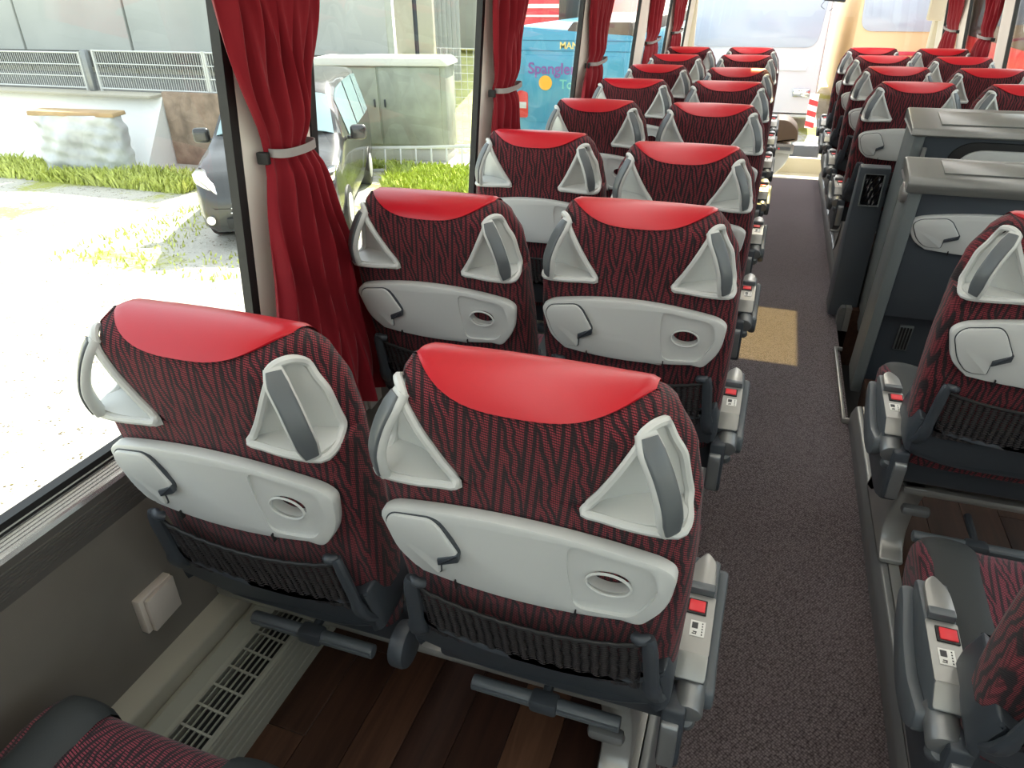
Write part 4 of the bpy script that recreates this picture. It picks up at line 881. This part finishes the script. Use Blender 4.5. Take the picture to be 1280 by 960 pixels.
# welded mesh fence panels
galv = mat('galvanised', (0.62, 0.63, 0.60), 0.45, 0.3)
def fence_panel(x0, x1, y, z0, z1, label, gate=False):
    r = tag(empty('mesh_fence_panel', ((x0 + x1) / 2, y, z0)), label, 'fence', 'mesh fence panels on the white wall'); w = x1 - x0; h = z1 - z0
    mb = MB(); tube(mb, [(-w / 2, 0, 0), (w / 2, 0, 0)], 0.016, 8); mb.build('bottom_rail', galv, r)
    mb = MB(); tube(mb, [(-w / 2, 0, h), (w / 2, 0, h)], 0.016, 8); mb.build('top_rail', galv, r)
    for k in (1, 2):
        mb = MB(); tube(mb, [(-w / 2, 0, h * k / 3), (w / 2, 0, h * k / 3)], 0.011, 8); mb.build('mid_rail', galv, r)
    for sx in (-1, 1):
        mb = MB(); tube(mb, [(sx * w / 2, 0, -0.22), (sx * w / 2, 0, h + 0.02)], 0.026, 8); mb.build('post', galv, r)
    mb = MB(); n = int(w / 0.055)
    for k in range(1, n): x = -w / 2 + w * k / n; box(mb, (x, 0, h / 2), (0.007, 0.007, h))
    tag(mb.build('wires', galv, r), kind='stuff')
fence_panel(-17.6, -12.95, 11.36, 0.0, 0.62, 'left galvanised mesh fence panel on top of the white wall')
fence_panel(-12.60, -10.05, 11.36, 0.0, 0.66, 'middle galvanised mesh fence panel on the wall above the wrapped sack')
fence_panel(-10.0, -8.3, 11.36, 0.0, 0.66, 'right galvanised mesh fence panel above the brown board, partly behind the curtain')
mb = MB(); box(mb, (-12.78, 11.34, 0.23), (0.13, 0.10, 0.90), 0.02); tag(mb.build('fence_post', M['silver_dark']), 'thick grey post between the two mesh fence panels', 'post')
# wrapped sack under a wooden lath
r = tag(empty('wrapped_sack', (-11.75, 9.92, GZ)), 'grey white plastic-wrapped sack standing by the white wall under a brown lath', 'sack'); r.rotation_euler = (0, 0, 0.25)
rr = random.Random(5); nz = [rr.uniform(0, 6.28) for _ in range(8)]
def sack(u, v):
    a = u * 2 * PI; c, s_ = math.cos(a), math.sin(a); sh = 1.0 - 0.04 * v
    x = math.copysign(abs(c) ** 0.45, c) * 0.80 * sh; y = math.copysign(abs(s_) ** 0.5, s_) * 0.22
    d = 0.025 * math.sin(x * 9 + v * 6 + nz[0]) + 0.02 * math.sin(x * 17 - v * 13 + nz[1]) + 0.012 * math.sin(v * 31 + x * 5 + nz[2])
    return (x + d * 0.4, y + d, v * 1.06)
mb = MB(); grid(mb, sack, 90, 40, True); N = 90; mb.f.append(tuple(range(39 * N, 40 * N)))
sm = mat('plastic_wrap', (0.52, 0.54, 0.54), 0.25, var=(2.2, 0.30)); mb.build('wrap', sm, r, 80)
mb = MB(); slab(mb, rnd([(-0.79, 1.06), (-0.78, 1.14), (0.0, 1.12), (0.77, 1.10), (0.78, 1.03), (0.0, 1.05)], 0.02, 2), -0.20, 0.20, 0.01, lambda u, v, w: (u, w, v)); mb.build('lath', mat('raw_wood', (0.42, 0.30, 0.16), 0.8, var=(5, 0.15)), r)
# cable cabinet with two doors
r = tag(empty('cable_cabinet', (-7.25, 12.65, GZ)), 'large weathered pale metal cabinet with two doors behind the ladder', 'cabinet'); r.rotation_euler = (0, 0, math.atan2(0.345, 1.92))
cm = mat('weathered_cabinet', (0.36, 0.39, 0.32), 0.6, 0.15, var=(3, 0.18))
mb = MB(); box(mb, (0, 0.35, 1.0), (2.56, 0.70, 1.56), 0.01); mb.build('body', cm, r)
mb = MB(); box(mb, (0, 0.35, 0.11), (2.5, 0.66, 0.22), 0.01); mb.build('plinth', conc, r)
mb = MB(); slab(mb, [(-1.34, 1.74), (-1.22, 1.83), (1.22, 1.83), (1.34, 1.74), (1.34, 1.70), (-1.34, 1.70)], -0.08, 0.80, 0.004, lambda u, v, w: (u, w, v)); mb.build('roof', mat('pale_roof', (0.66, 0.66, 0.58), 0.6), r)
for sx, w in ((-0.60, 1.14), (0.60, 1.16)):
    mb = MB(); box(mb, (sx, -0.012, 0.99), (w, 0.03, 1.36), 0.006); d = mb.build('door', cm, r)
    mb = MB(); box(mb, (sx + (0.50 if sx < 0 else -0.50), -0.04, 1.05), (0.03, 0.03, 0.14), 0.005); mb.build('handle', M['dark_plastic'], d)
# aluminium ladder lying on its side
r = tag(empty('ladder', (-6.1, 12.0, GZ)), 'aluminium ladder lying on its edge in the grass in front of the cabinet', 'ladder'); r.rotation_euler = (math.radians(-18), 0, math.atan2(1.226, 1.77) * 0.62)
for z, nm in ((0.03, 'rail'), (0.42, 'rail')):
    mb = MB(); box(mb, (0, 0, z), (3.4, 0.03, 0.055), 0.006); mb.build(nm, galv, r)
for k in range(12):
    mb = MB(); box(mb, (-1.55 + k * 0.28, 0, 0.225), (0.03, 0.03, 0.36), 0.005); mb.build('rung', galv, r)
r = tag(empty('wire_fence', (-5.2, 14.2, GZ)), 'tall wire fence with a grey post at the edge of the second window', 'fence')
mb = MB(); cyl(mb, (0.0, 0, 0), (0.0, 0, 1.95), 0.05, n=10); mb.build('post', galv, r)
mb = MB()
for k in range(13): tube(mb, [(-1.6, 0, 0.1 + k * 0.15), (0, 0, 0.1 + k * 0.15)], 0.006, 5)
for k in range(12): tube(mb, [(-1.6 + k * 0.14, 0, 0), (-1.6 + k * 0.14, 0, 1.9)], 0.005, 5)
tag(mb.build('wires', galv, r), kind='stuff')
# ---- parked van (front towards the coach)
carp = mat('van_paint', (0.045, 0.046, 0.045), 0.25, 0.2, coat=0.5); glass_d = mat('van_glass', (0.25, 0.36, 0.38), 0.06, spec=0.8); chrome = mat('chrome', (0.75, 0.75, 0.75), 0.12, 1.0)
van = tag(empty('parked_van', (-6.02, 7.30, GZ)), 'dark grey parked van facing the coach, partly behind the nearest curtain', 'car'); van.rotation_euler = (0, 0, math.atan2(0.40, 0.92))
# local: x across, y = 0 at the front bumper and growing to the rear, z up
ST = [  # y, half width, z sill, z beltline, z roof, roof half width
    (0.00, 0.62, 0.30, 0.62, 0.66, 0.50), (0.06, 0.78, 0.24, 0.72, 0.76, 0.62), (0.20, 0.87, 0.22, 0.86, 0.90, 0.74), (0.50, 0.90, 0.22, 0.98, 1.03, 0.80), (0.85, 0.91, 0.22, 1.06, 1.12, 0.82),
    (1.05, 0.91, 0.22, 1.09, 1.22, 0.80), (1.35, 0.915, 0.22, 1.10, 1.48, 0.75), (1.65, 0.915, 0.22, 1.10, 1.70, 0.70), (1.95, 0.915, 0.22, 1.10, 1.80, 0.69), (2.6, 0.915, 0.22, 1.10, 1.84, 0.70), (3.6, 0.915, 0.22, 1.10, 1.83, 0.70), (4.25, 0.90, 0.24, 1.10, 1.78, 0.68), (4.40, 0.84, 0.30, 1.08, 1.60, 0.64)]
def van_sec(s_):
    y, w, z0, zb, zr, rw = s_
    return [(0, z0), (w * 0.85, z0), (w * 0.97, z0 + 0.06), (w, z0 + 0.25), (w, lerp(z0, zb, 0.75)), (w * 0.985, zb), (lerp(w, rw, 0.55), lerp(zb, zr, 0.55)), (rw + 0.02, lerp(zb, zr, 0.90)), (rw - 0.08, zr), (rw * 0.5, zr + 0.02), (0, zr + 0.025)]
def van_y(y):
    for i in range(len(ST) - 1):
        if y <= ST[i + 1][0]:
            k = (y - ST[i][0]) / (ST[i + 1][0] - ST[i][0]); return tuple(lerp(a, b_, k) for a, b_ in zip(ST[i], ST[i + 1]))
    return ST[-1]
ys = []
for i in range(len(ST) - 1): ys += [lerp(ST[i][0], ST[i + 1][0], k / 3) for k in range(3)]
ys.append(ST[-1][0]); vs = []
for y in ys:
    p = van_sec(van_y(y)); full = p + [(-a, b_) for a, b_ in reversed(p[1:-1])]; n = len(full); vs += [(a, y, b_) for a, b_ in full]
fs = [tuple(range(n - 1, -1, -1)), tuple(range((len(ys) - 1) * n, len(ys) * n))]
for k in range(len(ys) - 1): fs += [(k * n + i, k * n + (i + 1) % n, (k + 1) * n + (i + 1) % n, (k + 1) * n + i) for i in range(n)]
mb = MB(); mb.add(vs, fs); mb.build('body', carp, van, 50)
mb = MB()
def ws(u, v):
    y = lerp(1.10, 1.62, v); s_ = van_y(y); w = (s_[5] - 0.02) * (1 - 0.02 * v); x = (u * 2 - 1) * w
    return (x, y - 0.02 - 0.05 * (1 - (2 * u - 1) ** 2), s_[4] + 0.028 - 0.05 * abs(2 * u - 1) ** 6)
grid(mb, ws, 16, 8); grid(mb, lambda u, v: tuple(a + b_ for a, b_ in zip(ws(u, v), (0, 0.006, -0.008))), 16, 8); wsx = mb.build('windscreen', glass_d, van, 60)
for sd in (-1, 1):
    for (a, c) in ((1.62, 2.50), (2.58, 3.45), (3.52, 4.15)):
        mb = MB()
        def sw_(u, v, sd=sd, a=a, c=c):
            y = lerp(a, c, u); s_ = van_y(y); z = lerp(s_[3] + 0.03, lerp(s_[3], s_[4], 0.86), v); k = (z - s_[3]) / (s_[4] - s_[3]); w = lerp(s_[1] * 0.985, s_[5] + 0.02, min(1, k / 0.9) ** 1.0); return (sd * (w + 0.012), y, z)
        grid(mb, sw_, 8, 5); grid(mb, lambda u, v: (sw_(u, v)[0] - sd * 0.01, *sw_(u, v)[1:]), 8, 5); mb.build('side_window', glass_d, van, 60)
    mb = MB(); slab(mb, rnd([(0.55, 0.70), (0.86, 0.86), (0.88, 0.98), (0.78, 0.97), (0.60, 0.82)], 0.03, 3), 0.0, 0.30, 0.02, lambda u, v, w: (sd * u, 0.02 + w * 0.8 + max(0, (u - 0.55)) * 0.42, v - 0.03 + w * 0.12)); mb.build('headlight', chrome, van)
    mb = MB(); cyl(mb, (sd * 0.70, 0.00, 0.40), (sd * 0.70, 0.10, 0.40), 0.055, n=16); mb.build('fog_lamp', chrome, van)
    mb = MB(); box(mb, (sd * 1.06, 1.38, 1.20), (0.22, 0.12, 0.20), 0.05, seg=3); box(mb, (sd * 0.95, 1.40, 1.13), (0.10, 0.05, 0.05), 0.01); mb.build('door_mirror', carp, van)
    for wy in (0.82, 3.50):
        mb = MB(); cyl(mb, (sd * 0.72, wy, 0.31), (sd * 0.93, wy, 0.31), 0.31, n=28, bev=0.03); wh = mb.build('wheel', M['black'], van)
        mb = MB(); cyl(mb, (sd * 0.90, wy, 0.31), (sd * 0.935, wy, 0.31), 0.20, n=24, bev=0.01); mb.build('rim', galv, wh)
mb = MB()
for k in range(4): box(mb, (0, -0.015 + 0.012 * k, 0.50 + k * 0.055), (0.86 - 0.02 * k, 0.05, 0.016), 0.004)
mb.build('grille', chrome, van)
mb = MB(); box(mb, (0, -0.01, 0.36), (1.0, 0.06, 0.14), 0.01); mb.build('lower_grille', M['black'], van)
mb = MB(); cyl(mb, (0, -0.03, 0.66), (0, 0.05, 0.66), 0.085, n=24); mb.build('badge', chrome, van)
# ---- blue coach seen from behind
blue = mat('coach_blue', (0.06, 0.29, 0.43), 0.25, coat=0.4); blue2 = mat('seam_blue', (0.02, 0.16, 0.26), 0.5)
bus = tag(empty('blue_coach', (-4.02, 14.5, GZ)), 'light blue coach seen from behind, lettered Spangler Tours', 'coach')
mb = MB(); slab(mb, rnd([(-1.25, 0.30), (-1.25, 2.05), (-1.16, 2.30), (1.16, 2.16), (1.25, 1.95), (1.25, 0.30)], [.05, .15, .12, .12, .15, .05], 5), 0.0, 9.0, 0.08, lambda u, v, w: (u, w, v)); mb.build('body', blue, bus)
mb = MB(); slab(mb, rnd([(-1.0, 0.55), (-1.0, 1.78), (1.0, 1.78), (1.0, 0.55)], 0.10, 5), 0.02, -0.012, 0.006, lambda u, v, w: (u, w, v)); lid = mb.build('engine_lid', blue, bus)
for z in (1.86, 2.04):
    mb = MB(); box(mb, (0, -0.002, z), (2.3, 0.012, 0.012)); mb.build('seam', blue2, bus)
mb = MB(); slab(mb, rnd([(-0.20, 2.14), (-0.02, 2.36), (1.1, 2.36), (1.16, 2.12)], 0.03, 3), 0.02, 9.0, 0.02, lambda u, v, w: (u, w, v)); mb.build('roof_unit', mat('bus_brown', (0.10, 0.075, 0.06), 0.5), bus)
for sd in (-1, 1):
    mb = MB(); slab(mb, rnd([(sd * 0.90, 0.62), (sd * 0.90, 1.10), (sd * 1.08, 1.14), (sd * 1.22, 1.02), (sd * 1.24, 0.62)], 0.06, 4), 0.02, -0.03, 0.01, lambda u, v, w: (u, w, v)); tl_ = mb.build('tail_light', mat('tail_red', (0.62, 0.05, 0.04), 0.3), bus)
    mb = MB(); box(mb, (sd * 1.06, -0.034, 0.86), (0.26, 0.012, 0.12), 0.01); mb.build('reflector', M['light_plastic'], tl_)
def sign(name, body, size, loc, m, parent, rot=(PI / 2, 0, 0)):
    me = text_mesh(body, size, m, 0.002); me.name = name; o = bpy.data.objects.new(name, me); COL.objects.link(o); o.parent = parent; o.location = loc; o.rotation_euler = rot; return o
sign('lettering', 'Spangler', 0.285, (-0.90, -0.018, 1.45), mat('letter_purple', (0.20, 0.09, 0.30), 0.5), bus)
sign('lettering', 'Tours', 0.235, (-0.25, -0.018, 1.19), mat('letter_green', (0.16, 0.48, 0.42), 0.5), bus)
sign('lettering', 'MAN', 0.17, (-0.27, -0.012, 1.90), mat('letter_gold', (0.75, 0.60, 0.22), 0.4), bus)
mb = MB(); cyl(mb, (-0.54, -0.012, 1.285), (-0.54, -0.022, 1.285), 0.135, n=32); mb.build('sun_emblem', mat('emblem_orange', (0.90, 0.42, 0.04), 0.5), bus)
# ---- red and white coach beyond it
bus2 = tag(empty('red_coach', (-6.90, 21.0, GZ)), 'red coach with pale stripes standing beyond the blue coach', 'coach')
red2 = mat('coach_red', (0.75, 0.06, 0.09), 0.3, coat=0.3)
mb = MB(); slab(mb, rnd([(-1.5, 0.35), (-1.5, 3.4), (1.5, 3.4), (1.5, 0.35)], .15, 5), 0.0, 10.0, 0.08, lambda u, v, w: (u, w, v)); mb.build('body', red2, bus2)
mb = MB(); box(mb, (-0.3, -0.01, 2.50), (2.3, 0.03, 0.10)); box(mb, (-0.3, -0.01, 2.26), (2.3, 0.03, 0.05)); mb.build('stripe', white, bus2)
mb = MB(); box(mb, (1.10, -0.01, 2.62), (0.70, 0.05, 1.3), 0.01); mb.build('rear_window', M['dark_plastic'], bus2)
# ---- vehicles in front of the windscreen
wb_ = mat('coach_white', (0.85, 0.85, 0.85), 0.35); wsd = mat('windscreen_blue', (0.55, 0.60, 0.68), 0.12, spec=0.7)  # windscreen colour paled to imitate the glare haze ahead
def coach_front(x0, x1, y, label, body, wz0, wz1, trim_m):
    r = tag(empty('facing_coach', ((x0 + x1) / 2, y, GZ)), label, 'coach'); h = (x1 - x0) / 2
    mb = MB(); slab(mb, rnd([(-h, 0.3), (-h, 3.5), (h, 3.5), (h, 0.3)], [.1, .3, .3, .1], 5), 0.0, 9.0, 0.12, lambda u, v, w: (u, w, v)); mb.build('body', body, r)
    mb = MB(); slab(mb, rnd([(-h + 0.12, wz0), (-h + 0.05, wz1), (h - 0.05, wz1), (h - 0.18, wz0)], [.25, .2, .2, .25], 6), 0.01, -0.03, 0.01, lambda u, v, w: (u, w + 0.10 * (u / h) ** 2 * 0, v)); w_ = mb.build('windscreen', wsd, r)
    mb = MB(); box(mb, (0, -0.02, wz0 - 0.42), (2 * h * 0.8, 0.03, 0.08), 0.01); mb.build('bumper_strip', trim_m, r)
    for sd in (-1, 1):
        mb = MB(); box(mb, (sd * h * 0.78, -0.03, 0.85), (0.36, 0.06, 0.18), 0.03); mb.build('headlight', chrome, r)
    return r
coach_front(-2.35, 0.62, 18.0, 'white coach with a blue-grey windscreen facing us straight ahead', wb_, 1.75, 3.3, wb_)
coach_front(1.15, 3.2, 18.5, 'white and orange coach facing us, right of the windscreen centre', mat('coach_orange', (0.98, 0.70, 0.38), 0.4), 2.05, 3.3, red2)  # body orange lightened, washed-out glare is in the colour
# red coach along the right side
r = tag(empty('red_side_coach', (3.4, 18.0, GZ)), 'red coach with dark windows and white lettering outside the right windows', 'coach')
mb = MB(); slab(mb, rnd([(0, 0.35), (0, 3.3), (2.5, 3.3), (2.5, 0.35)], [.08, .2, .2, .08], 5), -12.0, 12.0, 0.08, lambda u, v, w: (u, w, v)); mb.build('body', mat('coach_red_side', (0.75, 0.03, 0.04), 0.3, coat=0.3), r)
mb = MB(); box(mb, (-0.006, 0, 2.50), (0.03, 23.4, 1.05), 0.01); wi = mb.build('window_band', mat('tinted_window', (0.05, 0.045, 0.05), 0.08), r)
mb = MB(); box(mb, (-0.008, 0, 1.55), (0.02, 23.6, 0.05)); box(mb, (-0.008, 0, 1.42), (0.02, 23.6, 0.025)); mb.build('stripe', white, r)
sign('lettering', 'dl.', 0.62, (-0.03, 4.9, 2.12), white, r, (PI / 2, 0, -PI / 2))
mb = MB(); cyl(mb, (1.305, 6.15, 1.40), (1.302, 6.15, 1.40), 0.085, n=32); st = tag(mb.build('window_sticker', M['sticker']), 'round white sticker on the right window beside the pillar', 'sticker')
mb = MB()
for k in range(4): box(mb, (1.3005, 6.15, 1.44 - k * 0.028), (0.001, 0.09 - 0.02 * abs(k - 1.5), 0.006))
mb.build('sticker_print', M['ink'], st)
# red and white barrier board
r = tag(empty('barrier_board', (0.45, 15.0, GZ)), 'red and white striped barrier board seen through the windscreen foot', 'barrier')
mb = MB(); box(mb, (0, 0, 0.88), (0.16, 0.02, 0.60), 0.004); mb.build('board', white, r)
for k in range(3):
    mb = MB(); mb.add([(-0.079, -0.013, 0.62 + k * 0.19), (0.079, -0.013, 0.58 + k * 0.19), (0.079, -0.013, 0.67 + k * 0.19), (-0.079, -0.013, 0.71 + k * 0.19), (-0.079, -0.009, 0.62 + k * 0.19), (0.079, -0.009, 0.58 + k * 0.19), (0.079, -0.009, 0.67 + k * 0.19), (-0.079, -0.009, 0.71 + k * 0.19)], [(0, 1, 2, 3), (4, 7, 6, 5), (0, 4, 5, 1), (1, 5, 6, 2), (2, 6, 7, 3), (3, 7, 4, 0)]); mb.build('stripe', M['red_button'], r)
mb = MB(); box(mb, (0, 0, 0.15), (0.5, 0.35, 0.30), 0.03); mb.build('foot', M['dark_plastic'], r)
